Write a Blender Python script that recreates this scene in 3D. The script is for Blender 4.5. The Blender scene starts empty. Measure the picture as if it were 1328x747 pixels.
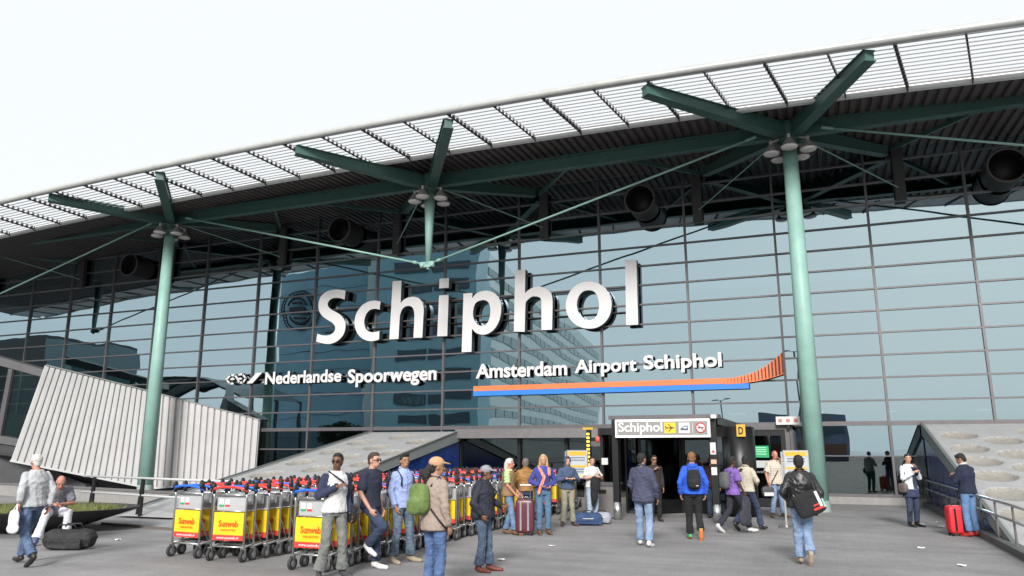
import bpy, bmesh, math, random
import numpy as np
from mathutils import Vector, Matrix
random.seed(7)
rng = np.random.RandomState(7)
SC = bpy.context.scene
COL = SC.collection
R = math.radians

# ------------------------------------------------------------------ camera
F_PX, PITCH, YAW, CAM_H = 976.89, 0.2099, 0.3776, 1.72
cam_data = bpy.data.cameras.new('camera')
cam_data.sensor_width = 36.0
cam_data.lens = F_PX / 1328.0 * 36.0
cam_data.clip_start = 0.1
cam_data.clip_end = 2000
cam = bpy.data.objects.new('camera', cam_data)
COL.objects.link(cam)
cam.location = (0, 0, CAM_H)
cam.rotation_euler = (math.pi / 2 + PITCH, 0, YAW)
SC.camera = cam

# ------------------------------------------------------------------ sky
SUN_EL, SUN_AZ = R(29), R(168)      # azimuth: clockwise from +Y
world = bpy.data.worlds.new('World')
SC.world = world
world.use_nodes = True
wn, wl = world.node_tree.nodes, world.node_tree.links
wn.clear()
w_out = wn.new('ShaderNodeOutputWorld')
sky = wn.new('ShaderNodeTexSky')
sky.sky_type = 'NISHITA'
sky.sun_disc = False
sky.sun_elevation = SUN_EL
sky.sun_rotation = SUN_AZ
sky.air_density = 1.0
sky.dust_density = 4.0
bg_sky = wn.new('ShaderNodeBackground')
bg_sky.inputs['Strength'].default_value = 0.12
wl.new(sky.outputs[0], bg_sky.inputs['Color'])
bg_haze = wn.new('ShaderNodeBackground')          # even, thin white overcast
bg_haze.inputs['Color'].default_value = (0.95, 0.985, 1.0, 1)
bg_haze.inputs['Strength'].default_value = 0.605
w_mix = wn.new('ShaderNodeMixShader')
w_mix.inputs[0].default_value = 0.955
wl.new(bg_sky.outputs[0], w_mix.inputs[1])
wl.new(bg_haze.outputs[0], w_mix.inputs[2])
wl.new(w_mix.outputs[0], w_out.inputs['Surface'])

# ------------------------------------------------------------------ sun
sun_data = bpy.data.lights.new('sun', 'SUN')
sun_data.energy = 2.7
sun_data.angle = R(15)
sun_data.color = (1.0, 0.975, 0.945)
sun = bpy.data.objects.new('sun', sun_data)
COL.objects.link(sun)
sd = Vector((math.sin(SUN_AZ) * math.cos(SUN_EL), math.cos(SUN_AZ) * math.cos(SUN_EL), math.sin(SUN_EL)))
sun.rotation_euler = sd.to_track_quat('Z', 'Y').to_euler()

SC.render.engine = 'CYCLES'
SC.cycles.use_denoising = True
SC.cycles.max_bounces = 8
SC.cycles.glossy_bounces = 4
SC.cycles.transparent_max_bounces = 12
SC.cycles.caustics_reflective = False
SC.cycles.caustics_refractive = False
SC.view_settings.view_transform = 'Standard'
SC.view_settings.look = 'None'
SC.view_settings.exposure = 0.76
SC.view_settings.gamma = 1.0

# ------------------------------------------------------------------ materials
MATS = {}
SPEC = {}
def mat(name, col, rough=0.6, metal=0.0, var=0.0, scale=8.0, bump=0.0, bscale=None, spec=0.5, emit=0.0, coat=0.0, col2=None):
    """Procedural principled material: noise colour variation + noise bump, object/world space."""
    if name in MATS:
        return MATS[name]
    m = bpy.data.materials.new(name)
    SPEC[name] = (col, rough)
    m.use_nodes = True
    n, l = m.node_tree.nodes, m.node_tree.links
    b = n['Principled BSDF']
    b.inputs['Roughness'].default_value = rough
    b.inputs['Metallic'].default_value = metal
    b.inputs['Specular IOR Level'].default_value = spec
    b.inputs['Coat Weight'].default_value = coat
    c4 = (*col, 1)
    b.inputs['Base Color'].default_value = c4
    geo = None
    if var or bump or col2:
        geo = n.new('ShaderNodeTexCoord')
    if var or col2:
        t = n.new('ShaderNodeTexNoise')
        t.inputs['Scale'].default_value = scale
        t.inputs['Detail'].default_value = 5
        t.inputs['Roughness'].default_value = 0.62
        l.new(geo.outputs['Object'], t.inputs['Vector'])
        r = n.new('ShaderNodeValToRGB')
        r.color_ramp.elements[0].position = 0.3
        r.color_ramp.elements[1].position = 0.72
        lo = col2 if col2 else tuple(c * (1 - var) for c in col)
        hi = col if col2 else tuple(min(1, c * (1 + var)) for c in col)
        r.color_ramp.elements[0].color = (*lo, 1)
        r.color_ramp.elements[1].color = (*hi, 1)
        l.new(t.outputs['Fac'], r.inputs['Fac'])
        l.new(r.outputs['Color'], b.inputs['Base Color'])
    if bump:
        t2 = n.new('ShaderNodeTexNoise')
        t2.inputs['Scale'].default_value = bscale or scale * 3
        t2.inputs['Detail'].default_value = 4
        l.new(geo.outputs['Object'], t2.inputs['Vector'])
        bp = n.new('ShaderNodeBump')
        bp.inputs['Strength'].default_value = bump
        bp.inputs['Distance'].default_value = 0.02
        l.new(t2.outputs['Fac'], bp.inputs['Height'])
        l.new(bp.outputs['Normal'], b.inputs['Normal'])
    if emit:
        b.inputs['Emission Color'].default_value = c4
        b.inputs['Emission Strength'].default_value = emit
    MATS[name] = m
    return m

def glass_mat(name, refl, trans, fac, wav=0.0):
    """Coated solar glass: tinted mirror + a little see-through."""
    m = bpy.data.materials.new(name)
    m.use_nodes = True
    n, l = m.node_tree.nodes, m.node_tree.links
    n.clear()
    out = n.new('ShaderNodeOutputMaterial')
    mix = n.new('ShaderNodeMixShader')
    g = n.new('ShaderNodeBsdfGlossy')
    g.inputs['Roughness'].default_value = 0.0
    g.inputs['Color'].default_value = (*refl, 1)
    t = n.new('ShaderNodeBsdfTransparent')
    t.inputs['Color'].default_value = (*trans, 1)
    mix.inputs[0].default_value = fac
    if wav:
        geo = n.new('ShaderNodeNewGeometry')
        ns = n.new('ShaderNodeTexNoise')
        ns.inputs['Scale'].default_value = 0.55
        ns.inputs['Detail'].default_value = 1
        l.new(geo.outputs['Position'], ns.inputs['Vector'])
        bp = n.new('ShaderNodeBump')
        bp.inputs['Strength'].default_value = 1.0
        bp.inputs['Distance'].default_value = wav
        l.new(ns.outputs['Fac'], bp.inputs['Height'])
        l.new(bp.outputs['Normal'], g.inputs['Normal'])
    l.new(t.outputs[0], mix.inputs[1])
    l.new(g.outputs[0], mix.inputs[2])
    l.new(mix.outputs[0], out.inputs['Surface'])
    MATS[name] = m
    return m

# ------------------------------------------------------------------ mesh builder
class MB:
    def __init__(s):
        s.v, s.f, s.m = [], [], []
    def add(s, v, f, mi=0):
        o = len(s.v)
        s.v += [tuple(map(float, p)) for p in v]
        s.f += [tuple(i + o for i in q) for q in f]
        s.m += [mi] * len(f)
        return s
    def box(s, c, d, mi=0, rot=None):
        x, y, z = d[0] / 2, d[1] / 2, d[2] / 2
        v = [Vector((i * x, j * y, k * z)) for k in (-1, 1) for j in (-1, 1) for i in (-1, 1)]
        if rot is not None:
            v = [rot @ p for p in v]
        c = Vector(c)
        v = [p + c for p in v]
        return s.add(v, [(0, 2, 3, 1), (4, 5, 7, 6), (0, 1, 5, 4), (2, 6, 7, 3), (0, 4, 6, 2), (1, 3, 7, 5)], mi)
    def span(s, lo, hi, mi=0):
        return s.box([(a + b) / 2 for a, b in zip(lo, hi)], [b - a for a, b in zip(lo, hi)], mi)
    def beam(s, p0, p1, w, h, mi=0, up=(0, 0, 1)):
        p0, p1 = Vector(p0), Vector(p1)
        d = (p1 - p0).normalized()
        u = Vector(up)
        x = d.cross(u)
        if x.length < 1e-4:
            x = d.cross(Vector((1, 0, 0)))
        x.normalize()
        z = x.cross(d)
        v = []
        for p in (p0, p1):
            for a, b in ((-1, -1), (1, -1), (1, 1), (-1, 1)):
                v.append(p + x * (a * w / 2) + z * (b * h / 2))
        return s.add(v, [(0, 1, 2, 3), (7, 6, 5, 4), (0, 4, 5, 1), (1, 5, 6, 2), (2, 6, 7, 3), (3, 7, 4, 0)], mi)
    def cyl(s, p0, p1, r0, r1=None, n=12, mi=0, caps=True):
        r1 = r0 if r1 is None else r1
        p0, p1 = Vector(p0), Vector(p1)
        d = (p1 - p0)
        d = d.normalized() if d.length > 1e-7 else Vector((0, 0, 1))
        a = d.orthogonal().normalized()
        b = d.cross(a)
        v = []
        for p, r in ((p0, r0), (p1, r1)):
            for i in range(n):
                t = 2 * math.pi * i / n
                v.append(p + a * (r * math.cos(t)) + b * (r * math.sin(t)))
        f = [(i, (i + 1) % n, n + (i + 1) % n, n + i) for i in range(n)]
        if caps:
            f += [tuple(range(n - 1, -1, -1)), tuple(range(n, 2 * n))]
        return s.add(v, f, mi)
    def tube(s, pts, r, n=8, mi=0):
        pts = [Vector(p) for p in pts]
        rs = r if hasattr(r, '__len__') else [r] * len(pts)
        v, f = [], []
        prev = None
        for i, p in enumerate(pts):
            d = (pts[min(i + 1, len(pts) - 1)] - pts[max(i - 1, 0)]).normalized()
            a = d.orthogonal().normalized() if prev is None else (prev - d * prev.dot(d)).normalized()
            prev = a
            b = d.cross(a)
            for k in range(n):
                t = 2 * math.pi * k / n
                v.append(p + a * (rs[i] * math.cos(t)) + b * (rs[i] * math.sin(t)))
        for i in range(len(pts) - 1):
            for k in range(n):
                f.append((i * n + k, i * n + (k + 1) % n, (i + 1) * n + (k + 1) % n, (i + 1) * n + k))
        f += [tuple(range(n - 1, -1, -1)), tuple(range((len(pts) - 1) * n, len(pts) * n))]
        return s.add(v, f, mi)
    def ell(s, c, r, n=14, m=9, mi=0, e=1.0, rot=None):
        """ellipsoid; e<1 gives a rounded box (superquadric)"""
        sg = lambda x: math.copysign(abs(x) ** e, x)
        c = Vector(c)
        v = []
        for j in range(1, m):
            ph = math.pi * j / m - math.pi / 2
            for i in range(n):
                t = 2 * math.pi * i / n
                p = Vector((r[0] * sg(math.cos(ph)) * sg(math.cos(t)), r[1] * sg(math.cos(ph)) * sg(math.sin(t)), r[2] * sg(math.sin(ph))))
                v.append(p)
        v += [Vector((0, 0, -r[2])), Vector((0, 0, r[2]))]
        if rot is not None:
            v = [rot @ p for p in v]
        v = [p + c for p in v]
        f = []
        for j in range(m - 2):
            for i in range(n):
                f.append((j * n + i, j * n + (i + 1) % n, (j + 1) * n + (i + 1) % n, (j + 1) * n + i))
        b, t = len(v) - 2, len(v) - 1
        for i in range(n):
            f.append((b, (i + 1) % n, i))
            f.append((t, (m - 2) * n + i, (m - 2) * n + (i + 1) % n))
        return s.add(v, f, mi)
    def cap2(s, p0, p1, r0, r1, n=10, mi=0):
        s.cyl(p0, p1, r0, r1, n, mi)
        s.ell(p0, (r0,) * 3, n, 6, mi)
        s.ell(p1, (r1,) * 3, n, 6, mi)
        return s
    def loft(s, rings, n=16, mi=0):
        """rings: (centre, rx, ry) in horizontal planes"""
        v, f = [], []
        for c, rx, ry in rings:
            for i in range(n):
                t = 2 * math.pi * i / n
                v.append((c[0] + rx * math.cos(t), c[1] + ry * math.sin(t), c[2]))
        for j in range(len(rings) - 1):
            for i in range(n):
                f.append((j * n + i, j * n + (i + 1) % n, (j + 1) * n + (i + 1) % n, (j + 1) * n + i))
        f += [tuple(range(n - 1, -1, -1)), tuple(range((len(rings) - 1) * n, len(rings) * n))]
        return s.add(v, f, mi)
    def prism(s, front, off, mi=0, side=None):
        """polygon (3d points, any plane) extruded by vector off"""
        n = len(front)
        off = Vector(off)
        v = [Vector(p) for p in front] + [Vector(p) + off for p in front]
        s.add(v, [tuple(range(n)), tuple(range(2 * n - 1, n - 1, -1))], mi)
        o = len(s.v) - 2 * n
        sm = mi if side is None else side
        for i in range(n):
            j = (i + 1) % n
            s.f.append((o + j, o + i, o + n + i, o + n + j))
            s.m.append(sm)
        return s
    def mesh(s, name, mats, org=(0, 0, 0), smooth=False):
        me = bpy.data.meshes.new(name)
        o = Vector(org)
        me.from_pydata([Vector(p) - o for p in s.v], [], s.f)
        for m in (mats if isinstance(mats, (list, tuple)) else [mats]):
            me.materials.append(m)
        if any(s.m):
            me.polygons.foreach_set('material_index', s.m)
        if smooth:
            me.polygons.foreach_set('use_smooth', [True] * len(me.polygons))
        bm = bmesh.new()
        bm.from_mesh(me)
        bmesh.ops.recalc_face_normals(bm, faces=bm.faces)
        bm.to_mesh(me)
        bm.free()
        return me

def link(name, me, parent=None, loc=None, rot=None, scale=None):
    o = bpy.data.objects.new(name, me)
    COL.objects.link(o)
    if parent is not None:
        o.parent = parent
    if loc is not None:
        o.location = loc
    if rot is not None:
        o.rotation_euler = rot
    if scale is not None:
        o.scale = scale
    return o

def tag(o, label=None, cat=None, group=None, kind=None):
    if label:
        o['label'] = label
    if cat:
        o['category'] = cat
    if group:
        o['group'] = group
    if kind:
        o['kind'] = kind
    return o

def thing(name, label, cat, loc=(0, 0, 0), rz=0.0, group=None):
    o = bpy.data.objects.new(name, None)
    o.empty_display_size = 0.2
    COL.objects.link(o)
    o.location = loc
    o.rotation_euler = (0, 0, rz)
    return tag(o, label, cat, group)

def wpart(name, mb, mats, root, parent=None, smooth=False):
    """part given in world coordinates under an unrotated root"""
    return link(name, mb.mesh(name, mats, root.location, smooth), parent or root)

def part(name, mb, mats, parent, smooth=False):
    return link(name, mb.mesh(name, mats, (0, 0, 0), smooth), parent)

def copy_tree(o, parent=None):
    c = o.copy()
    COL.objects.link(c)
    if parent is not None:
        c.parent = parent
    for ch in list(o.children):
        copy_tree(ch, c)
    return c

# scratch scene for modifier and text evaluation
TMP = bpy.data.scenes.new('scratch')
def evaluated(data, mods=None):
    o = bpy.data.objects.new('scratch', data)
    TMP.collection.objects.link(o)
    if mods:
        mods(o)
    TMP.view_layers[0].update()
    dg = TMP.view_layers[0].depsgraph
    if dg is None:
        with bpy.context.temp_override(scene=TMP, view_layer=TMP.view_layers[0]):
            dg = bpy.context.evaluated_depsgraph_get()
    dg.update()
    me = bpy.data.meshes.new_from_object(o.evaluated_get(dg))
    bpy.data.objects.remove(o)
    return me

def remesh(mb, voxel, smooth=2):
    me = bpy.data.meshes.new('scratch')
    me.from_pydata(mb.v, [], mb.f)
    def mods(o):
        r = o.modifiers.new('r', 'REMESH')
        r.mode = 'VOXEL'
        r.voxel_size = voxel
        r.use_smooth_shade = True
        if smooth:
            k = o.modifiers.new('s', 'SMOOTH')
            k.factor = 0.5
            k.iterations = smooth
    out = evaluated(me, mods)
    bpy.data.meshes.remove(me)
    return out

def text_mesh(body, depth=0.1, bold=0.0, res=4, space=1.0):
    """font text -> mesh in x (right) / y (up) with thickness along z"""
    cu = bpy.data.curves.new('scratch', 'FONT')
    cu.body = body
    cu.extrude = depth / 2
    cu.offset = bold
    cu.resolution_u = res
    cu.space_character = space
    cu.fill_mode = 'BOTH'
    me = evaluated(cu)
    bpy.data.curves.remove(cu)
    return me

def arr(me):
    a = np.empty(len(me.vertices) * 3)
    me.vertices.foreach_get('co', a)
    return a.reshape(-1, 3)

def put(me, a):
    me.vertices.foreach_set('co', np.ascontiguousarray(a).ravel())
    me.update()

def islands(me):
    """vertex island id per vertex"""
    n = len(me.vertices)
    p = list(range(n))
    def find(i):
        while p[i] != i:
            p[i] = p[p[i]]
            i = p[i]
        return i
    for e in me.edges:
        a, b = find(e.vertices[0]), find(e.vertices[1])
        if a != b:
            p[a] = b
    return [find(i) for i in range(n)]

def split_letters(me):
    """split a text mesh to one mesh per character (islands overlapping in x are one character)"""
    ids = np.array(islands(me))
    co = arr(me)
    grp = []
    for i in sorted(set(ids)):
        x = co[ids == i][:, 0]
        grp.append([x.min(), x.max(), {i}])
    grp.sort(key=lambda g: g[0])
    out = []
    for g in grp:
        if out and g[0] < out[-1][1] - 0.3 * min(g[1] - g[0], out[-1][1] - out[-1][0]):
            out[-1][1] = max(out[-1][1], g[1])
            out[-1][2] |= g[2]
        else:
            out.append(g)
    res = []
    for g in out:
        keep = np.isin(ids, list(g[2]))
        remap = -np.ones(len(ids), int)
        remap[keep] = np.arange(keep.sum())
        fs = [tuple(remap[v] for v in p.vertices) for p in me.polygons if keep[p.vertices[0]]]
        res.append((co[keep], fs))
    return res

def letter_obj(name, co, fs, mats, root, smooth=False):
    """co already in world coords; front faces (facing -Y) take mats[0], the rest mats[1]"""
    me = bpy.data.meshes.new(name)
    me.from_pydata([Vector(c) - root.location for c in co], [], fs)
    for m in mats:
        me.materials.append(m)
    me.update()
    if len(mats) > 1:
        bm = bmesh.new()
        bm.from_mesh(me)
        bmesh.ops.recalc_face_normals(bm, faces=bm.faces)
        yf = min(v.co.y for v in bm.verts)
        for f in bm.faces:
            f.material_index = 0 if max(v.co.y for v in f.verts) < yf + 0.004 else 1
        bm.to_mesh(me)
        bm.free()
    return link(name, me, root)

def wall_text(body, root, x0, x1, z0, z1, y, depth, mats, name='letter', bold=0.0, slant=None, one=False, parent=None):
    """text on a wall facing -Y, squeezed between x0..x1 and z0..z1 (bounds of the ink)"""
    me = text_mesh(body, depth=1.0, bold=bold)
    co = arr(me)
    lo, hi = co.min(0), co.max(0)
    def tf(c):
        u = (c - lo) / (hi - lo)
        return np.stack([x0 + u[:, 0] * (x1 - x0), y - u[:, 2] * depth, z0 + u[:, 1] * (z1 - z0)], 1)
    outs = []
    if one:
        fs = [tuple(p.vertices) for p in me.polygons]
        outs.append(letter_obj(name, tf(co), fs, mats, root))
        if parent:
            outs[-1].parent = parent
    else:
        for c, fs in split_letters(me):
            outs.append(letter_obj(name, tf(c), fs, mats, root))
    bpy.data.meshes.remove(me)
    return outs

# ------------------------------------------------------------------ palette
M_STEEL = mat('green_paint', (0.05, 0.118, 0.10), 0.45, 0, 0.12, 3, 0.05)
M_SHAFT = mat('pale_green_paint', (0.25, 0.43, 0.375), 0.5, 0, 0.12, 1.6, 0.05)
M_ROD = mat('pale_green_rod', (0.24, 0.42, 0.36), 0.4)
M_PIPE = mat('grey_pipe', (0.45, 0.46, 0.44), 0.4, 0.2, 0.1, 2)
M_WHITE_EDGE = mat('white_gutter', (0.78, 0.80, 0.79), 0.4)
M_SOFFIT = mat('soffit_sheet', (0.095, 0.08, 0.078), 0.55, 0.1, 0.12, 1.5)
M_SLAT = mat('louver_white', (0.74, 0.72, 0.73), 0.5)
M_RIB = mat('rib_dark', (0.045, 0.042, 0.045), 0.6, 0.1)
M_FRAME = mat('frame_grey', (0.13, 0.12, 0.125), 0.45, 0.4, 0.1, 4)
M_FRAME_L = mat('frame_light', (0.2, 0.19, 0.19), 0.45, 0.4, 0.1, 4)
M_BLACK = mat('black_metal', (0.012, 0.012, 0.013), 0.4, 0.2, 0.2, 5)
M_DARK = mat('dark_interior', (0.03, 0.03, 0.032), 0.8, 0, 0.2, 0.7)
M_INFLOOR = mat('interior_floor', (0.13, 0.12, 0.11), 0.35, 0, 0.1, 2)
M_GLASS = glass_mat('coated_glass', (0.445, 0.58, 0.64), (0.42, 0.55, 0.56), 0.80, 0.006)
M_GLASS_LOW = glass_mat('clear_glass', (0.85, 0.9, 0.95), (0.62, 0.72, 0.71), 0.13, 0.002)
M_GLASS_DOOR = glass_mat('door_glass', (0.35, 0.40, 0.42), (0.45, 0.5, 0.5), 0.25, 0.0)
M_WHITE = mat('sign_white', (0.64, 0.625, 0.62), 0.4, 0, 0.03, 1)
M_SIGNBLACK = mat('sign_return', (0.008, 0.008, 0.01), 0.5)
M_ORANGE = mat('sign_orange', (0.85, 0.19, 0.065), 0.45, 0, 0.05, 2)
M_BLUE = mat('sign_blue', (0.03, 0.20, 0.68), 0.4, 0, 0.05, 2)
M_CHROME = mat('steel_tube', (0.55, 0.56, 0.57), 0.25, 0.9, 0.08, 8)
M_STONE = mat('plinth_stone', (0.27, 0.26, 0.25), 0.75, 0, 0.12, 6, 0.2)
M_YELLOW = mat('sign_yellow', (0.62, 0.36, 0.025), 0.5)
M_RED = mat('sign_red', (0.55, 0.03, 0.03), 0.5)
M_GREYSIGN = mat('sign_grey', (0.36, 0.34, 0.33), 0.5)
M_GREEN = mat('sign_green', (0.02, 0.35, 0.13), 0.5)

DF = 27.024          # facade plane
RZ = lambda k: 9.06 - 0.728 * k     # transom heights

# ------------------------------------------------------------------ ground
def ground():
    mb = MB()
    n = 24
    pts = [(math.cos(2 * math.pi * i / n) * 420, math.sin(2 * math.pi * i / n) * 420, 0) for i in range(n)]
    mb.add(pts, [tuple(range(n))])
    m = bpy.data.materials.new('plaza_paving')
    m.use_nodes = True
    nn, l = m.node_tree.nodes, m.node_tree.links
    b = nn['Principled BSDF']
    b.inputs['Roughness'].default_value = 0.82
    geo = nn.new('ShaderNodeNewGeometry')
    br = nn.new('ShaderNodeTexBrick')
    br.offset = 0.5
    br.inputs['Scale'].default_value = 1.0
    br.inputs['Brick Width'].default_value = 0.30
    br.inputs['Row Height'].default_value = 0.30
    br.inputs['Mortar Size'].default_value = 0.008
    br.inputs['Mortar Smooth'].default_value = 0.4
    br.inputs['Color1'].default_value = (0.255, 0.251, 0.256, 1)
    br.inputs['Color2'].default_value = (0.284, 0.279, 0.284, 1)
    br.inputs['Mortar'].default_value = (0.235, 0.231, 0.235, 1)
    mp = nn.new('ShaderNodeMapping')
    mp.inputs['Rotation'].default_value = (0, 0, 0.0)
    l.new(geo.outputs['Position'], mp.inputs['Vector'])
    l.new(mp.outputs[0], br.inputs['Vector'])
    big = nn.new('ShaderNodeTexNoise')
    big.inputs['Scale'].default_value = 0.45
    big.inputs['Detail'].default_value = 6
    big.inputs['Roughness'].default_value = 0.65
    l.new(geo.outputs['Position'], big.inputs['Vector'])
    rp = nn.new('ShaderNodeValToRGB')
    rp.color_ramp.elements[0].position = 0.3
    rp.color_ramp.elements[0].color = (0.74, 0.73, 0.72, 1)
    rp.color_ramp.elements[1].position = 0.7
    rp.color_ramp.elements[1].color = (1.08, 1.07, 1.06, 1)
    l.new(big.outputs['Fac'], rp.inputs['Fac'])
    sp = nn.new('ShaderNodeTexNoise')       # gum spots, grit
    sp.inputs['Scale'].default_value = 22
    sp.inputs['Detail'].default_value = 3
    l.new(geo.outputs['Position'], sp.inputs['Vector'])
    rp2 = nn.new('ShaderNodeValToRGB')
    rp2.color_ramp.elements[0].position = 0.34
    rp2.color_ramp.elements[0].color = (0.86, 0.86, 0.86, 1)
    rp2.color_ramp.elements[1].position = 0.62
    rp2.color_ramp.elements[1].color = (1.03, 1.03, 1.03, 1)
    l.new(sp.outputs['Fac'], rp2.inputs['Fac'])
    def mul(a, c):
        x = nn.new('ShaderNodeMix')
        x.data_type = 'RGBA'
        x.blend_type = 'MULTIPLY'
        x.inputs[0].default_value = 1
        l.new(a, x.inputs[6])
        l.new(c, x.inputs[7])
        return x.outputs[2]
    vo = nn.new('ShaderNodeTexVoronoi')     # dark gum spots
    vo.inputs['Scale'].default_value = 2.3
    l.new(geo.outputs['Position'], vo.inputs['Vector'])
    rp3 = nn.new('ShaderNodeValToRGB')
    rp3.color_ramp.elements[0].position = 0.045
    rp3.color_ramp.elements[0].color = (0.62, 0.61, 0.60, 1)
    rp3.color_ramp.elements[1].position = 0.075
    rp3.color_ramp.elements[1].color = (1, 1, 1, 1)
    l.new(vo.outputs['Distance'], rp3.inputs['Fac'])
    st = nn.new('ShaderNodeTexNoise')       # long wear streaks
    st.inputs['Scale'].default_value = 1.0
    st.inputs['Detail'].default_value = 4
    mp2 = nn.new('ShaderNodeMapping')
    mp2.inputs['Scale'].default_value = (0.22, 1.6, 1)
    mp2.inputs['Rotation'].default_value = (0, 0, 0.5)
    l.new(geo.outputs['Position'], mp2.inputs['Vector'])
    l.new(mp2.outputs[0], st.inputs['Vector'])
    rp4 = nn.new('ShaderNodeValToRGB')
    rp4.color_ramp.elements[0].position = 0.35
    rp4.color_ramp.elements[0].color = (0.86, 0.86, 0.86, 1)
    rp4.color_ramp.elements[1].position = 0.6
    rp4.color_ramp.elements[1].color = (1.05, 1.05, 1.05, 1)
    l.new(st.outputs['Fac'], rp4.inputs['Fac'])
    c = mul(mul(br.outputs['Color'], rp.outputs['Color']), rp2.outputs['Color'])
    c = mul(mul(c, rp3.outputs['Color']), rp4.outputs['Color'])
    l.new(c, b.inputs['Base Color'])
    bp = nn.new('ShaderNodeBump')
    bp.inputs['Strength'].default_value = 0.25
    bp.inputs['Distance'].default_value = 0.01
    l.new(sp.outputs['Fac'], bp.inputs['Height'])
    l.new(bp.outputs['Normal'], b.inputs['Normal'])
    o = link('ground', mb.mesh('ground', m))
    tag(o, 'grey paved plaza in front of the glass terminal', None, None, 'structure')
ground()

# ------------------------------------------------------------------ glass facade
MUL = [17.0, 14.0, 11.0, 8.05, 5.09, 2.18, -0.82, -3.91, -7.13, -10.4, -13.66, -16.87, -20.01, -23.16, -26.24, -29.26, -32.21, -35.13, -38.01, -40.9, -43.8, -46.7, -49.6]
ROWS = [RZ(k) for k in range(-4, 10)]       # 11.97 ... 2.508
UNIT = MB().box((0, 0, 0), (1, 1, 1)).mesh('unit', M_GLASS)
UNIT_LOW = MB().box((0, 0, 0), (1, 1, 1)).mesh('unit', M_GLASS_LOW)
UNIT_DOOR = MB().box((0, 0, 0), (1, 1, 1)).mesh('unit', M_GLASS_DOOR)
def facade():
    root = thing('glass_terminal', 'wide glass terminal front with thin grey mullions under the steel canopy', 'building', (-16, DF, 0))
    ox, oy = -16, DF
    # panes
    for i in range(len(MUL) - 1):
        xa, xb = MUL[i + 1], MUL[i]
        for k in range(len(ROWS) - 1):
            zt, zb = ROWS[k], ROWS[k + 1]
            link('glass_pane', UNIT, root, ((xa + xb) / 2 - ox, 0, (zt + zb) / 2),
                 (random.gauss(0, 0.0014), 0, random.gauss(0, 0.0014)), (xb - xa - 0.03, 0.024, zt - zb - 0.03))
    # mullions and transoms
    for i, x in enumerate(MUL):
        w = 0.075
        low = 0.0 if (x > 0.5 or x < -12.9) else 2.508
        wpart('mullion', MB().span((x - w / 2, DF - 0.09, low + 0.002), (x + w / 2, DF + 0.15, 11.98)), M_FRAME, root)
    for k, z in enumerate(ROWS):
        h = 0.055 if k < len(ROWS) - 1 else 0.14
        wpart('transom', MB().span((MUL[-1], DF - 0.075, z - h / 2), (MUL[0], DF + 0.12, z + h / 2)), M_FRAME if k != 3 else M_FRAME_L, root)
    # ground floor panes: right of the entrance and left of the ramp
    lowx = [x for x in MUL if x > 0.5] + [-0.82]
    for a, b in zip(lowx[1:], lowx[:-1]):
        link('glass_pane', UNIT, root, ((a + b) / 2 - ox, 0.0, (2.44 + 1.5) / 2), None, (b - a - 0.1, 0.024, 2.44 - 1.5))  # pane split added: mirror glass above imitates the bright sky reflection, clear below
        link('glass_pane', UNIT_LOW, root, ((a + b) / 2 - ox, 0.0, (1.47 + 0.3) / 2), None, (b - a - 0.1, 0.024, 1.47 - 0.3))
    wpart('transom', MB().span((-0.9, DF - 0.05, 1.47), (17, DF + 0.08, 1.5)), M_FRAME, root)
    wpart('plinth', MB().span((-0.9, DF - 0.16, 0.0), (17, DF + 0.2, 0.22)), M_STONE, root)
    wpart('bottom_rail', MB().span((-0.9, DF - 0.1, 0.222), (17, DF + 0.1, 0.31)), M_FRAME, root)
    lx = [-12.9] + [x for x in MUL if x < -13 and x > -26]
    for b, a in zip(lx[:-1], lx[1:]):
        link('glass_pane', UNIT_LOW, root, ((a + b) / 2 - ox, 0.0, (2.44 + 1.72) / 2), None, (b - a - 0.1, 0.024, 0.70))
        link('glass_pane', UNIT_DOOR, root, ((a + b) / 2 - ox, 0.0, (1.66 + 0.1) / 2), None, (b - a - 0.1, 0.024, 1.56))
    wpart('transom', MB().span((-26.2, DF - 0.08, 1.66), (-12.9, DF + 0.1, 1.72)), M_FRAME, root)
    # solid wall behind the left outbuilding
    wpart('base_wall', MB().span((-49.6, DF - 0.05, 0.0), (-26.25, DF + 0.15, 2.43)), M_BLACK, root)
    # lintel over the trolley bay, header of the doors
    wpart('lintel', MB().span((-12.85, DF - 0.55, 2.10), (-7.22, DF + 0.1, 2.436)), M_FRAME_L, root)
    wpart('header', MB().span((-7.2, DF - 0.2, 2.2), (-0.9, DF + 0.1, 2.434)), M_BLACK, root)
    # recess: glazed screen behind the trolley bay
    for a, b in ((-12.8, -10.45), (-10.35, -8.6), (-8.5, -7.3)):
        link('glass_pane', UNIT_DOOR, root, ((a + b) / 2 - ox, 0.02, 1.06), None, (b - a, 0.024, 2.08))
    for x in (-12.83, -10.4, -8.55, -7.22):
        wpart('door_post', MB().span((x - 0.06, DF - 0.12, 0.0), (x + 0.06, DF + 0.12, 2.098)), M_BLACK, root)
    # interior: dark hall with floor, gallery, columns, counters
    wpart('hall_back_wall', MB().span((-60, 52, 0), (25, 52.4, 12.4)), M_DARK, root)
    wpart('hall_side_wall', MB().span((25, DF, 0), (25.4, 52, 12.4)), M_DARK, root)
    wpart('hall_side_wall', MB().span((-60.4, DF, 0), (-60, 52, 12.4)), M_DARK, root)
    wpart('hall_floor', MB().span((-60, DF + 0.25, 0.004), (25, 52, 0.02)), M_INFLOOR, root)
    wpart('hall_gallery', MB().span((-60, 33, 2.9), (-8, 40, 3.2)), mat('gallery_grey', (0.16, 0.17, 0.17), 0.6), root)
    for x in np.arange(-22, -9, 0.9):
        wpart('gallery_baluster', MB().span((x, 33, 3.2), (x + 0.04, 33.04, 4.1)), M_WHITE, root)
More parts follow.
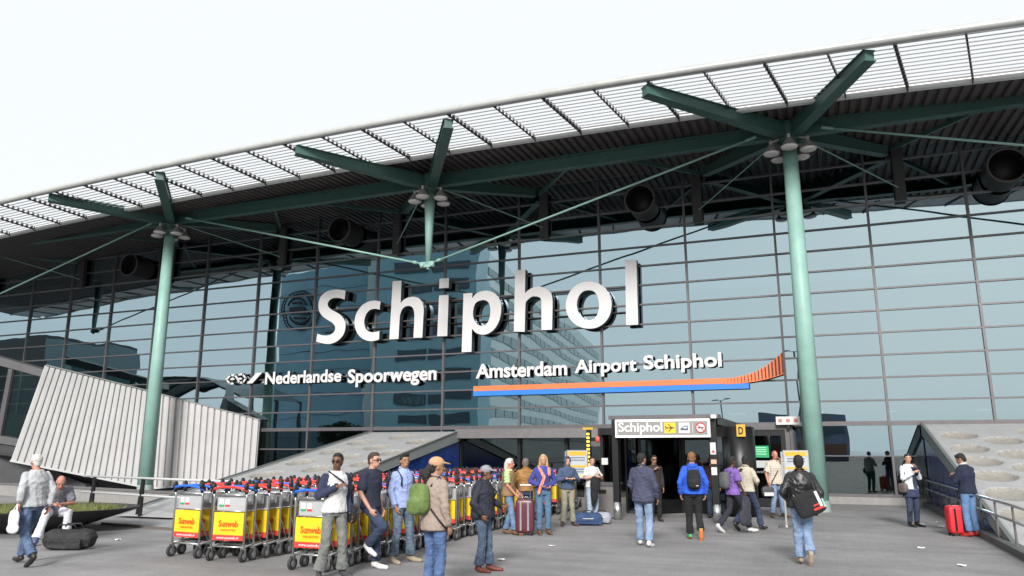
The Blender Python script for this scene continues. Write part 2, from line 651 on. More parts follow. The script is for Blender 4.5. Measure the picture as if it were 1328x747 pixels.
    wpart('gallery_rail', MB().span((-24, 32.98, 4.1), (-9, 33.06, 4.16)), M_WHITE, root)
    for x in (-34, -21.5, -9, 3.5):
        wpart('hall_column', MB().cyl((x, 36, 0), (x, 36, 12.3), 0.28, n=12), mat('hall_col', (0.12, 0.16, 0.15), 0.5), root)
    m_lamp = mat('hall_lamp', (1.0, 0.93, 0.8), 0.5, emit=5.0)
    for x, y, z in ((-22, 36, 2.86), (-18, 36, 2.86), (-14, 36, 2.86), (-10, 36, 2.86), (-4, 44, 3.6), (0, 44, 3.6), (4, 44, 3.6), (8, 44, 3.6), (-4, 34, 3.6), (6, 34, 3.6)):
        wpart('hall_lamp', MB().box((x, y, z), (0.9, 0.14, 0.05)), m_lamp, root)
    # shop counters seen through the right panes
    mg = mat('shop_green', (0.025, 0.12, 0.03), 0.5, 0, 0.3, 3, emit=0.02)
    wpart('shop_counter', MB().span((0.3, 30.2, 0.02), (2.1, 30.8, 1.25)), mg, root)
    wpart('shop_counter', MB().span((-0.4, 34, 0.02), (2.4, 34.4, 2.4)), mat('shop_red', (0.10, 0.035, 0.02), 0.6, 0, 0.4, 3), root)
    wpart('shop_shelf', MB().span((2.55, 29.6, 0.02), (3.05, 30.1, 1.5)), mat('shop_wood', (0.30, 0.16, 0.03), 0.6), root)
    wpart('shop_screen', MB().span((-0.3, 31.5, 1.2), (0.25, 31.56, 2.2)), mat('shop_blue', (0.03, 0.05, 0.14), 0.5), root)
    wpart('hall_banner', MB().span((-18.8, 28.9, 3.0), (-15.2, 28.95, 4.05)), mat('banner', (0.10, 0.085, 0.085), 0.8), root)
    for b, x0, x1, z0, z1 in (('Free', -18.2, -16.95, 3.5, 3.86), ('WiFi', -16.6, -15.5, 3.58, 3.92)):
        wall_text(b, root, x0, x1, z0, z1, 28.87, 0.01, [mat('banner_glow', (0.5, 0.75, 0.62), 0.6, emit=1.3)], name='banner_text', one=True)  # unlit letters given a glow so they show through the glass
    return root
TERM = facade()

# ------------------------------------------------------------------ canopy roof
ARCH = lambda x: -0.0013 * (x + 11.0) ** 2 * (1 if -31 < x < 9 else 1.0)
X_L, X_R = -47.0, 13.7
PY, PZ, SKEW = 19.55, 12.03, 0.5     # front pipe, sideways skew of the louvre ribs
BAY = 3.13
NODES = [-37.58, -25.08, -12.58, -0.09, 12.4]
def canopy():
    root = thing('canopy_roof', 'long grey canopy roof with louvred white edge and green beams over the glass front', 'roof', (-16, 22, 11.7))
    xs = np.arange(X_L, X_R + 0.1, BAY)
    # front pipe
    fine = np.arange(X_L, X_R + 0.1, BAY / 2)
    wpart('edge_pipe', MB().tube([(x, PY, PZ + ARCH(x)) for x in fine], 0.115, 14), M_PIPE, root, smooth=True)
    for x in xs[::2]:
        z = PZ + ARCH(x)
        wpart('pipe_joint', MB().cyl((x - 0.04, PY, z), (x + 0.04, PY, z), 0.122, n=14), M_PIPE, root)
    # white gutter at the roof edge
    for a, b in zip(xs[:-1], xs[1:]):
        m_ = MB()
        za, zb = 11.76 + ARCH(a), 11.76 + ARCH(b)
        m_.beam((a, 22.0, za), (b, 22.0, zb), 0.16, 0.15)
        wpart('gutter', m_, M_WHITE_EDGE, root)
    # louvre slats: one mesh per bay spacing, tilted thin blades
    nsl = 12
    sl = MB()
    tilt = Matrix.Rotation(R(21), 3, 'X')
    sl.box((0, 0, 0), (BAY - 0.03, 0.105, 0.022), rot=tilt)
    slm = sl.mesh('louver_slat', M_SLAT)
    for a, b in zip(xs[:-1], xs[1:]):
        za, zb = ARCH(a), ARCH(b)
        ry = -math.atan2(zb - za, b - a)
        for k in range(nsl):
            t = (k + 0.6) / nsl
            y = PY + 0.06 + t * (21.9 - PY - 0.06)
            z = PZ - 0.03 + t * (11.82 - PZ)
            link('louver_slat', slm, root, ((a + b) / 2 + 16 - SKEW * (1 - t), y - 22, z + (za + zb) / 2 - 11.7), (0, ry, 0))
    # ribs with little brackets
    def rib(w, br):
        r = MB()
        dz = PZ - 11.82
        r.beam((-SKEW, PY - 22, dz - 0.08), (0, 21.95 - 22, -0.08), w, 0.05)
        for k in range(nsl):
            t = (k + 0.6) / nsl
            y = PY + 0.06 + t * (21.9 - PY - 0.06) - 22
            x, z = -SKEW * (1 - t), dz * (1 - t)
            r.span((x - w / 2 - br, y - 0.05, z - 0.09), (x + w / 2 + br, y + 0.01, z + 0.05))
        r.span((-w / 2, 21.9 - 22, -0.14), (w / 2, 21.99 - 22, 0.03))
        return r.mesh('louver_rib', M_RIB)
    r1, r2 = rib(0.038, 0.022), rib(0.022, 0.01)
    for x in xs:
        link('louver_rib', r1, root, (x + 16, 0, 11.79 + ARCH(x) - 11.7))
        link('louver_rib', r2, root, (x + BAY / 2 + 16, 0, 11.79 + ARCH(x + BAY / 2) - 11.7))
    # corrugated soffit, one sheet per bay; roof skin above it
    for a, b in zip(xs[:-1], xs[1:]):
        m_ = MB()
        n = 11
        prof = []
        for i in range(n):
            u = (b - a) / n
            x = a + i * u
            prof += [(x, 0.0), (x + 0.5 * u, 0.0), (x + 0.62 * u, 0.085), (x + 0.88 * u, 0.085)]
        prof.append((b, 0.0))
        v, f = [], []
        for (x, dz) in prof:
            for (y, z) in ((22.1, 11.72), (DF - 0.02, 11.93)):
                v.append((x, y, z + dz + ARCH(x)))
        for i in range(len(prof) - 1):
            f.append((2 * i, 2 * i + 1, 2 * i + 3, 2 * i + 2))
        m_.add(v, f)
        wpart('soffit_sheet', m_, M_SOFFIT, root)
    m_ = MB()
    v, f = [], []
    for x in fine:
        v += [(x, 22.08, 11.84 + ARCH(x)), (x, 52.5, 13.2 + ARCH(x)), (x, 52.5, 13.4 + ARCH(x)), (x, 22.08, 11.95 + ARCH(x))]
    n = len(fine)
    for i in range(n - 1):
        for k in range(4):
            f.append((4 * i + k, 4 * i + (k + 1) % 4, 4 * i + 4 + (k + 1) % 4, 4 * i + 4 + k))
    f += [(0, 1, 2, 3), (4 * n - 1, 4 * n - 2, 4 * n - 3, 4 * n - 4)]
    m_.add(v, f)
    wpart('roof_deck', m_, M_SOFFIT, root)
    # main beam along the nodes (I section) in bays
    for a, b in zip(NODES[:-1], NODES[1:]):
        p, q = Vector((a + 0.3, 23.5, 11.36)), Vector((b - 0.3, 23.5, 11.36))
        m_ = MB()
        m_.beam(p, q, 0.05, 0.40)
        m_.beam(p - Vector((0, 0, .21)), q - Vector((0, 0, .21)), 0.26, 0.045)
        m_.beam(p + Vector((0, 0, .21)), q + Vector((0, 0, .21)), 0.26, 0.045)
        wpart('main_beam', m_, M_STEEL, root)
        mid = (a + b) / 2
        # short struts from the beam back to the arm ends
        for x, s in ((mid - 0.9, -1), (mid + 0.9, 1)):
            wpart('brace', MB().beam((x, 23.6, 11.3), (x + s * 2.2, 26.75, 11.55), 0.1, 0.14), M_STEEL, root)
    # tie rods: node brackets down to the king post tips
    TIP = 8.23
    for a, b, king in ((0, 1, 0), (1, 2, 2), (2, 3, 2), (3, 4, 4)):
        k = NODES[king]
        other = NODES[a] if king == b else NODES[b]
        s = 1 if k > other else -1
        p = Vector((other + s * 0.95, 23.38, 11.28))
        q = Vector((k - s * 0.12, 23.4, TIP))
        wpart('tie_rod', MB().cyl(p, q, 0.038, n=8), M_ROD, root, smooth=True)
        d = (q - p).normalized()
        wpart('rod_end', MB().cyl(p, p + d * 0.35, 0.06, 0.05, n=8).cyl(q - d * 0.45, q - d * 0.3, 0.06, n=8), M_ROD, root)
        wpart('bracket', MB().beam((other + s * 0.3, 23.42, 11.33), (other + s * 1.0, 23.38, 11.26), 0.03, 0.2), M_STEEL, root)
    # wind bracing rods to the facade posts, dark posts, ducts
    for x in NODES:
        for s in (-1, 1):
            p = Vector((x + s * 0.35, 23.7, 11.15))
            q = Vector((x + s * 3.3, 26.8, 10.15))
            wpart('brace_rod', MB().cyl(p, q, 0.02, n=6), M_ROD, root)
            wpart('hanger_post', MB().span((x + s * 3.3 - 0.16, 26.72, 9.75), (x + s * 3.3 + 0.16, 26.9, 11.6)), M_RIB, root)
    m_duct = mat('duct_dark', (0.018, 0.016, 0.016), 0.6, 0.1, 0.2, 3)
    for x, z in ((-29.97, 10.33), (-18.1, 10.8), (-5.29, 10.53), (6.06, 10.2)):
        d = wpart('air_duct', MB().cyl((x, 25.8, z), (x, 26.88, z), 0.53, n=24, caps=False).cyl((x, 26.3, z), (x, 26.35, z), 0.52, n=24), m_duct, root, smooth=True)
        rim = MB()
        ringp = [(x + 0.53 * math.cos(t), 25.8, z + 0.53 * math.sin(t)) for t in np.linspace(0, 2 * math.pi, 29)]
        rim.tube(ringp, 0.04, 8)
        wpart('duct_rim', rim, mat('duct_rim', (0.07, 0.06, 0.058), 0.6, 0.1), root, parent=d, smooth=True)
canopy()

# ------------------------------------------------------------------ columns and king posts with arms and floodlights
M_LAMPH = mat('lamp_housing', (0.55, 0.51, 0.49), 0.35, 0.6, 0.15, 10)
M_LAMPG = mat('lamp_glass', (0.75, 0.72, 0.70), 0.15, 0.1, 0.1, 12)
def node(x, king, label, full=True):
    root = thing('king_post' if king else 'steel_column', label, 'king post' if king else 'column', (x, 23.5, 8.1 if king else 0), group='posts carrying the canopy roof')
    if king:
        sh = MB().cyl((x, 23.5, 8.28), (x, 23.5, 10.9), 0.10, 0.20, 20)
        wpart('shaft', sh, M_SHAFT, root, smooth=True)
        tip = MB().cyl((x, 23.5, 8.05), (x, 23.5, 8.3), 0.05, 0.14, 14).box((x, 23.42, 8.22), (0.56, 0.03, 0.2))
        for s in (-1, 1):
            tip.cyl((x + s * 0.2, 23.36, 8.23), (x + s * 0.2, 23.48, 8.23), 0.09, n=12)
        wpart('tip_joint', tip, M_SHAFT, root)
    else:
        wpart('shaft', MB().cyl((x, 23.5, 0.3), (x, 23.5, 10.9), 0.285, 0.215, 24), M_SHAFT, root, smooth=True)
        wpart('foot', MB().cyl((x, 23.5, 0.0), (x, 23.5, 0.3), 0.32, 0.30, 24), mat('foot_grey', (0.3, 0.36, 0.33), 0.6), root)
    wpart('hub', MB().cyl((x, 23.5, 10.95), (x, 23.5, 11.62), 0.30, n=20).cyl((x, 23.5, 11.0), (x, 23.5, 11.04), 0.34, n=20).cyl((x, 23.5, 10.85), (x, 23.5, 10.95), 0.24, n=16), M_STEEL, root, smooth=False)
    for s in (-1, 1):
        # forward arms (box girder, tapering) up to the pipe and rear arms to the glass
        for (tx, ty, tz, h0, h1, w) in ((s * 2.9 + float(np.interp(x, (-25, -12.6, 0), (.3, -.3, -.8))), 19.75, 11.70, 0.42, 0.26, 0.24), (s * 2.95, 26.7, 11.60, 0.40, 0.26, 0.18)):
            p = Vector((x + s * 0.2, 23.5 + (-0.2 if ty < 23 else 0.2), 11.33))
            q = Vector((x + tx, ty, tz + ARCH(x + tx) * 0.6))
            d = (q - p).normalized()
            side = d.cross(Vector((0, 0, 1))).normalized() * (w / 2)
            up = Vector((0, 0, 1))
            v = []
            for c, h in ((p, h0), (q, h1)):
                v += [c - side - up * h / 2, c + side - up * h / 2, c + side + up * h / 2, c - side + up * h / 2]
            mb = MB().add(v, [(0, 1, 2, 3), (7, 6, 5, 4), (0, 4, 5, 1), (1, 5, 6, 2), (2, 6, 7, 3), (3, 7, 4, 0)])
            # flanges
            for dz, hh in ((-1, 0), (1, 1)):
                a = p + up * dz * (h0 / 2 + 0.012)
                b = q + up * dz * (h1 / 2 + 0.012)
                mb.beam(a, b, w + 0.10, 0.024)
            wpart('arm', mb, M_STEEL, root)
    if full:
        for i in range(5):
            t = 2 * math.pi * i / 5 - math.pi / 2
            c = Vector((x + 0.56 * math.cos(t), 23.5 + 0.56 * math.sin(t), 10.88))
            m_ = MB().cyl(c + Vector((0, 0, 0.02)), c + Vector((0, 0, 0.16)), 0.055, n=10)
            m_.cyl(c + Vector((0, 0, -0.24)), c + Vector((0, 0, 0.02)), 0.26, 0.08, 18)
            m_.beam(c + Vector((0, 0, 0.1)), (x + 0.28 * math.cos(t), 23.5 + 0.28 * math.sin(t), 11.1), 0.05, 0.05)
            lm = wpart('floodlight', m_, M_LAMPH, root)
            g = MB().ell(c + Vector((0, 0, -0.25)), (0.255, 0.255, 0.075), 18, 6)
            wpart('lamp_glass', g, M_LAMPG, root, parent=lm, smooth=True)
node(NODES[0], True, 'pale green king post left of the frame, mirrored in the glass', False)
node(NODES[1], False, 'tall pale green column on the left, in front of the white ribbed wall')
node(NODES[2], True, 'short pale green king post hanging above the big white sign')
node(NODES[3], False, 'tall pale green column on the right, beside the entrance')

# ------------------------------------------------------------------ facade lettering
def onY_px(x, y, Y):
    """where the line of sight through a measured photo pixel meets the plane Y (used to size the lettering)"""
    c, s, cp, sp = math.cos(YAW), math.sin(YAW), math.cos(PITCH), math.sin(PITCH)
    fw = Vector((-s * cp, c * cp, sp))
    rt = Vector((c, s, 0))
    up = rt.cross(fw)
    d = fw + rt * ((x - 664) / F_PX) + up * ((373.5 - y) / F_PX)
    return Vector((0, 0, CAM_H)) + d * (Y / d.y)

def outline(loop):
    """smooth a drawn outline, keeping its sharp corners"""
    P = [Vector(p) for p in loop]
    n = len(P)
    def sharp(i):
        a, b = P[i] - P[i - 1], P[(i + 1) % n] - P[i]
        return a.angle(b) > R(48)
    out = []
    for i in range(n):
        p0, p1, p2, p3 = P[i - 1], P[i], P[(i + 1) % n], P[(i + 2) % n]
        m1 = (p2 - p1) if sharp(i) else (p2 - p0) / 2
        m2 = (p2 - p1) if sharp((i + 1) % n) else (p3 - p1) / 2
        if sharp(i) and sharp((i + 1) % n):
            out.append(p1)
            continue
        for k in range(5):
            u = k / 5
            out.append(p1 * (2 * u ** 3 - 3 * u * u + 1) + m1 * (u ** 3 - 2 * u * u + u) + p2 * (-2 * u ** 3 + 3 * u * u) + m2 * (u ** 3 - u * u))
    return out

def glyph(root, loops, ox, oy, y, depth):
    """letter outline measured on the sign -> raised letter standing on plane y"""
    cu = bpy.data.curves.new('scratch', 'CURVE')
    cu.dimensions = '2D'
    cu.fill_mode = 'BOTH'
    cu.extrude = 0.5
    for lp in loops:
        pts = outline(lp)
        w = [onY_px(ox + p.x / 6.794, oy + p.y / 6.794, y) for p in pts]
        sp = cu.splines.new('POLY')
        sp.points.add(len(w) - 1)
        for q, c in zip(sp.points, w):
            q.co = (c.x, c.z, 0, 1)
        sp.use_cyclic_u = True
    me = evaluated(cu)
    bpy.data.curves.remove(cu)
    c = arr(me)
    co = np.stack([c[:, 0], y + (c[:, 2] + 0.5) * depth, c[:, 1]], 1)
    fs = [tuple(p.vertices) for p in me.polygons]
    bpy.data.meshes.remove(me)
    return letter_obj('letter', co, fs, [M_WHITE, M_SIGNBLACK], root)

def big_sign():
    root = thing('facade_lettering', 'huge white raised letters spelling Schiphol across the glass front', 'sign', (-12.6, 26.3, 5.3))
    Yf = 26.58
    S = [(328, 183), (318, 262), (285, 250), (250, 246), (215, 250), (185, 268), (170, 295), (176, 325), (200, 348), (240, 370), (280, 395), (310, 430), (326, 475), (324, 520), (310, 565), (280, 605), (240, 635), (190, 652), (140, 650), (95, 640), (68, 632), (78, 562), (110, 573), (150, 578), (190, 572), (220, 552), (236, 520), (230, 490), (205, 462), (165, 438), (125, 408), (98, 370), (88, 325), (92, 280), (110, 235), (145, 200), (190, 180), (240, 173), (290, 176)]
    c = [(636, 280), (627, 352), (600, 343), (570, 344), (540, 355), (512, 385), (496, 425), (491, 460), (497, 500), (515, 530), (545, 547), (585, 548), (626, 538), (622, 613), (590, 623), (550, 628), (505, 620), (465, 597), (430, 557), (412, 510), (406, 460), (415, 405), (435, 360), (470, 315), (515, 285), (560, 272), (600, 272)]
    h = [(742, 100), (820, 95), (812, 295), (835, 268), (870, 246), (915, 237), (955, 242), (985, 262), (1008, 300), (1016, 350), (1012, 430), (1003, 597), (925, 598), (933, 430), (932, 375), (922, 340), (905, 322), (880, 317), (850, 325), (825, 350), (808, 395), (803, 440), (793, 608), (713, 612)]
    i1 = [(98, 225), (182, 220), (170, 583), (82, 585)]
    i2 = [(102, 78), (186, 70), (183, 158), (98, 163)]
    p = [(313, 208), (392, 202), (390, 250), (415, 218), (450, 195), (495, 184), (540, 186), (585, 205), (620, 240), (642, 295), (646, 350), (638, 410), (620, 465), (590, 515), (550, 550), (505, 569), (460, 568), (420, 552), (388, 518), (383, 722), (297, 725)]
    p_in = [(470, 268), (500, 266), (528, 282), (545, 315), (550, 365), (543, 420), (528, 460), (500, 487), (468, 493), (435, 480), (408, 445), (397, 400), (400, 350), (412, 305), (438, 278)]
    sx, sy = (680 - 555) * 6.794, (330 - 350) * 6.794
    h2 = [(768, 2), (858, -4), (855, 205), (885, 178), (920, 158), (965, 148), (1005, 150)] + [(x + sx, y + sy) for x, y in ((210, 315), (238, 350), (248, 400), (248, 470), (244, 662), (150, 667), (150, 450), (148, 402), (135, 379))] + [(960, 235), (930, 233), (905, 242), (874, 270), (859, 312), (852, 545), (757, 543)]
    o = [(565, 240), (620, 245), (670, 264), (715, 300), (748, 350), (766, 410), (768, 460), (757, 520), (730, 573), (690, 615), (640, 643), (585, 653), (530, 650), (480, 633), (430, 600), (390, 550), (368, 490), (366, 430), (380, 370), (410, 315), (455, 272), (510, 247)]
    o_in = [(570, 315), (610, 325), (640, 360), (655, 410), (658, 460), (648, 515), (625, 555), (590, 575), (550, 577), (515, 560), (485, 525), (468, 480), (463, 440), (470, 395), (490, 352), (525, 323)]
    l = [(888, 48), (988, 47), (1003, 618), (897, 624)]
    for loops, ox, oy in (([S], 400, 350), ([c], 400, 350), ([h], 400, 350), ([i1, i2], 555, 350), ([p, p_in], 555, 350), ([h2], 555, 350), ([o, o_in], 680, 330), ([l], 680, 330)):
        glyph(root, loops, ox, oy, Yf, 0.27)
    # rails that hold the letters
    for z in (6.6, 7.5):
        wpart('fixing_rail', MB().span((-19.5, 26.87, z), (-5.7, 26.9, z + 0.04)), M_BLACK, root)
big_sign()

def small_signs():
    Yf = 26.76
    r = thing('station_lettering', 'white raised letters Nederlandse Spoorwegen with the railway emblem on the glass', 'sign', (-18, Yf, 4.4))
    for s, xa, xb, ya, yb in (('Nederlandse', 344, 442.5, 477, 498), ('Spoorwegen', 451, 566, 478, 501.5)):
        a, b = onY_px(xa, 488, Yf), onY_px(xb, 488, Yf)
        if s[0] == 'N':
            z1, z0 = onY_px(393, 480.5, Yf).z, onY_px(393, 497, Yf).z
        else:
            z1, z0 = onY_px(508, 476.5, Yf).z, onY_px(508, 500.5, Yf).z
        wall_text(s, r, a.x, b.x, z0, z1, Yf + 0.12, 0.12, [M_WHITE, M_SIGNBLACK], bold=0.03)
    # emblem: two linked arrows and a slash, as flat bars
    def W(px, py):
        p = onY_px(280 + px / 5.745, 470 + py / 5.745, Yf)
        return Vector((p.x, Yf, p.z))
    def strokes(name, lists, t):
        mb = MB()
        for pl in lists:
            for a, b in zip(pl[:-1], pl[1:]):
                A, B = W(*a), W(*b)
                d = (B - A).normalized()
                n = Vector((-d.z, 0, d.x)) * t / 2
                e = d * t * 0.35
                mb.prism([A - e + n, A - e - n, B + e - n, B + e + n], (0, 0.14, 0), 0, 1)
        o = wpart(name, mb, [M_WHITE, M_SIGNBLACK], r)
    strokes('emblem_arrow', [[(78, 128), (108, 97), (142, 93), (176, 150), (200, 150), (222, 120)]], 0.085)
    strokes('emblem_arrow', [[(82, 132), (104, 158), (128, 158)], [(222, 118), (200, 88), (172, 91)], [(112, 124), (134, 124)], [(168, 122), (190, 122)]], 0.075)
    mb = MB().prism([W(228, 158), W(272, 155), W(346, 74), (W(300, 79))], (0, 0.14, 0), 0, 1)
    wpart('emblem_slash', mb, [M_WHITE, M_SIGNBLACK], r)

    r = thing('airport_lettering', 'white raised letters Amsterdam Airport Schiphol above the orange and blue bars', 'sign', (-7.5, Yf, 4.4))
    for s, xa, xb, ya, yb in (('Amsterdam', 617, 735.5, 469.5, 489), ('Airport', 745, 826, 465, 488), ('Schiphol', 834.5, 936, 458.5, 483)):
        xm = (xa + xb) / 2
        a, b = onY_px(xa, (ya + yb) / 2, Yf), onY_px(xb, (ya + yb) / 2, Yf)
        z1, z0 = onY_px(xm, ya, Yf).z, onY_px(xm, yb, Yf).z
        wall_text(s, r, a.x, b.x, z0, z1, Yf + 0.12, 0.12, [M_WHITE, M_SIGNBLACK], bold=0.03)

    r = thing('striped_sign_bar', 'orange over blue sign bars sweeping up at the right into orange fins', 'sign', (-7.5, Yf, 3.7))
    P0, P1 = onY_px(614, 501, Yf), onY_px(614, 507.3, Yf)
    P2 = onY_px(614, 513.7, Yf)
    Q0, Q1 = onY_px(939, 488.3, Yf), onY_px(939, 495, Yf)
    B0, B1 = onY_px(971, 494.3, Yf), onY_px(971, 503, Yf)
    zo1, zo0 = P0.z, P1.z
    dep = 0.14
    wpart('orange_bar', MB().prism([(P0.x, Yf, P0.z), (P1.x, Yf, P1.z), (Q1.x, Yf, P1.z), (Q0.x, Yf, P0.z)], (0, dep, 0), 0, 1), [M_ORANGE, M_SIGNBLACK], r)
    wpart('blue_bar', MB().prism([(P0.x, Yf, P1.z - 0.006), (P0.x, Yf, P2.z), (B0.x, Yf, P2.z), (B0.x, Yf, P1.z - 0.006)], (0, dep, 0), 0, 1), [M_BLUE, M_SIGNBLACK], r)
    # sweeping end: thin back plate following the curve and 17 fins of growing height
    xs = np.linspace(Q0.x, onY_px(1016, 470, Yf).x, 18)
    zt_end, zb_end = onY_px(1016, 455.5, Yf).z, onY_px(1016, 484, Yf).z
    top = lambda u: P0.z + (zt_end - P0.z) * u ** 2.3
    bot = lambda u: P1.z + (zb_end - P1.z) * u ** 2.3
    n = len(xs) - 1
    back = []
    for i, x in enumerate(xs):
        back.append((x, Yf + 0.1, top(i / n)))
    for i in range(n, -1, -1):
        back.append((xs[i], Yf + 0.1, bot(i / n)))
    m_ = MB()
    for i in range(n):
        u0, u1 = i / n, (i + 1) / n
        m_.prism([(xs[i], Yf + 0.12, top(u0)), (xs[i], Yf + 0.12, bot(u0)), (xs[i + 1], Yf + 0.12, bot(u1)), (xs[i + 1], Yf + 0.12, top(u1))], (0, 0.05, 0))
    wpart('curved_backing', m_, mat('fin_backing', (0.16, 0.07, 0.045), 0.6), r)
    for i in range(n):
        u0 = i / n
        w = (xs[1] - xs[0]) * (0.92 - 0.5 * u0)
        u1 = u0 + w / (xs[-1] - xs[0])
        wpart('orange_fin', MB().prism([(xs[i], Yf, top(u0)), (xs[i], Yf, bot(u0)), (xs[i] + w, Yf, bot(u1)), (xs[i] + w, Yf, top(u1))], (0, 0.11, 0), 0, 1), [M_ORANGE, M_RED], r)
    for u_a, u_b in ((0, 1),):
        e = MB()
        for i in range(n):
            e.beam((xs[i], Yf + 0.06, bot(i / n) - 0.012), (xs[i + 1], Yf + 0.06, bot((i + 1) / n) - 0.012), 0.14, 0.02)
        wpart('curved_edge', e, M_ORANGE, r)
small_signs()

# ------------------------------------------------------------------ dimpled stair covers
M_PANEL = mat('cover_panel', (0.35, 0.352, 0.352), 0.65, 0.0, 0.13, 3.0, 0.1, 30)
M_DISH = mat('dish_beige', (0.265, 0.25, 0.225), 0.7, 0.0, 0.18, 5, 0.06, 20)  # darker beige for the faces inside the dimples
M_COVER_EDGE = mat('cover_edge', (0.27, 0.30, 0.295), 0.7, 0.0, 0.07, 2)
M_BLUEGL = mat('blue_screen', (0.02, 0.055, 0.27), 0.18, 0.0, 0.35, 1.3, spec=0.7)
def cover(name, label, x0, x1, zf, slope, dims, side_x, side_label):
    """inclined slab running from the facade down to the ground; dims = dish centres (x, y)"""
    y1 = DF - 0.2
    y0 = y1 - zf / slope + 0.25
    root = thing(name, label, 'stair cover', ((x0 + x1) / 2, y0, 0))
    zz = lambda y: zf - slope * (y1 - y)
    st = 0.042
    nx, ny = int((x1 - x0) / st), int((y1 - y0) / st)
    xs, ys = np.linspace(x0, x1, nx + 1), np.linspace(y0, y1, ny + 1)
    X, Y = np.meshgrid(xs, ys)
    Z = zz(Y)
    dish = np.zeros_like(X)
    for cx, cy in dims:
        d = np.sqrt(((X - cx) / 0.46) ** 2 + ((Y - cy) / 0.50) ** 2)
        dish = np.maximum(dish, np.clip(1 - d * d, 0, 1) ** 0.6)
    Z = Z - 0.15 * dish
    v = np.stack([X, Y, Z], -1).reshape(-1, 3)
    mb = MB()
    f, mi = [], []
    dd = dish.reshape(-1)
    for j in range(ny):
        for i in range(nx):
            a = j * (nx + 1) + i
            f.append((a, a + 1, a + nx + 2, a + nx + 1))
            mi.append(1 if (dd[a] + dd[a + 1] + dd[a + nx + 2] + dd[a + nx + 1]) / 4 > 0.12 else 0)
    mb.add(v, f)
    mb.m = mi
    wpart('dimpled_sheet', mb, [M_PANEL, M_DISH], root, smooth=True)
    # joints between the sheets
    # side band, its closed underside and the blue screen below
    m_trim = mat('cover_trim', (0.12, 0.13, 0.13), 0.85)
    for x, s in ((x0, -1), (x1, 1)):
        band = MB().prism([(x, y0, zz(y0) + 0.03), (x, y1, zz(y1) + 0.03), (x, y1, zz(y1) - 0.34), (x, y0 + 0.34 / slope * 0.5, max(0.02, zz(y0 + 0.34 / slope * 0.5) - 0.34))], (s * 0.12, 0, 0))
        wpart('edge_band', band, M_COVER_EDGE, root)
        wpart('edge_trim', MB().beam((x + s * 0.1, y0, zz(y0) + 0.05), (x + s * 0.1, y1, zz(y1) + 0.05), 0.08, 0.03), m_trim, root)
        ya = y0 + 1.6
        n = 6
        yy = np.linspace(ya, y1, n + 1)
        for a, b in zip(yy[:-1], yy[1:]):
            za, zb = zz(a) - 0.35, zz(b) - 0.35
            if zb < 0.1:
                continue
            za = max(za, 0.03)
            wpart('blue_pane', MB().prism([(x + s * 0.04, a + 0.02, 0.02), (x + s * 0.04, b - 0.02, 0.02), (x + s * 0.04, b - 0.02, zb), (x + s * 0.04, a + 0.02, za)], (s * 0.02, 0, 0)), M_BLUEGL, root)
            wpart('pane_post', MB().span((x + s * 0.03 - 0.03, b - 0.02, 0.0), (x + s * 0.03 + 0.03, b + 0.02, max(zb, 0.05))), M_BLACK, root)
    return root, zz, y0
DL = [(-14.78, 25.75), (-13.5, 24.8), (-15.92, 24.69), (-14.6, 23.72), (-15.9, 22.95), (-13.45, 22.81), (-14.68, 22.1), (-15.93, 21.23), (-14.62, 20.3), (-13.4, 21.1), (-15.9, 19.48), (-14.59, 18.54), (-13.4, 19.3), (-15.9, 17.7), (-14.6, 16.9), (-13.4, 17.6)]
cover('stair_cover', 'sloping grey stair cover with round dimples behind the luggage trolleys', -16.71, -12.88, 2.36, 0.193, DL, -12.88, '')
DR = [(4.75, 24.53), (3.75, 23.55), (4.72, 22.9), (3.75, 22.15), (4.72, 21.5), (3.75, 20.75), (4.72, 20.1), (3.72, 19.3), (4.7, 18.6), (3.7, 17.85), (5.8, 25.6), (3.8, 25.2), (5.8, 23.8), (5.8, 22.3), (5.8, 20.8), (4.7, 17.1), (5.8, 19.3)]
rt_, zzR, y0R = cover('stair_cover', 'sloping grey stair cover with round dimples at the right edge', 3.16, 7.4, 2.45, 0.222, DR, 3.16, '')
# kerb and two-bar handrail along the right cover
def rail_right():
    r = thing('handrail', 'low two bar steel handrail along the right dimpled stair cover', 'railing', (2.98, 20, 0))
    for z in (0.775, 0.515):
        wpart('rail', MB().cyl((2.98, 12.0, z), (2.98, 26.6, z), 0.024, n=10), M_CHROME, r, smooth=True)
    for y in np.arange(12.6, 26.7, 1.4):
        wpart('post', MB().span((2.965, y - 0.025, 0.12), (2.995, y + 0.025, 0.75)), M_FRAME, r)
    k = thing('kerb', 'dark stone kerb under the low handrail beside the right stair cover', 'kerb', (2.98, 20, 0))
    for y in np.arange(11.0, 26.7, 1.2):
        wpart('kerb_stone', MB().span((2.86, y, 0.0), (3.10, min(y + 1.19, 26.75), 0.12)), mat('kerb_dark', (0.10, 0.10, 0.10), 0.7, 0, 0.2, 4), k)
rail_right()

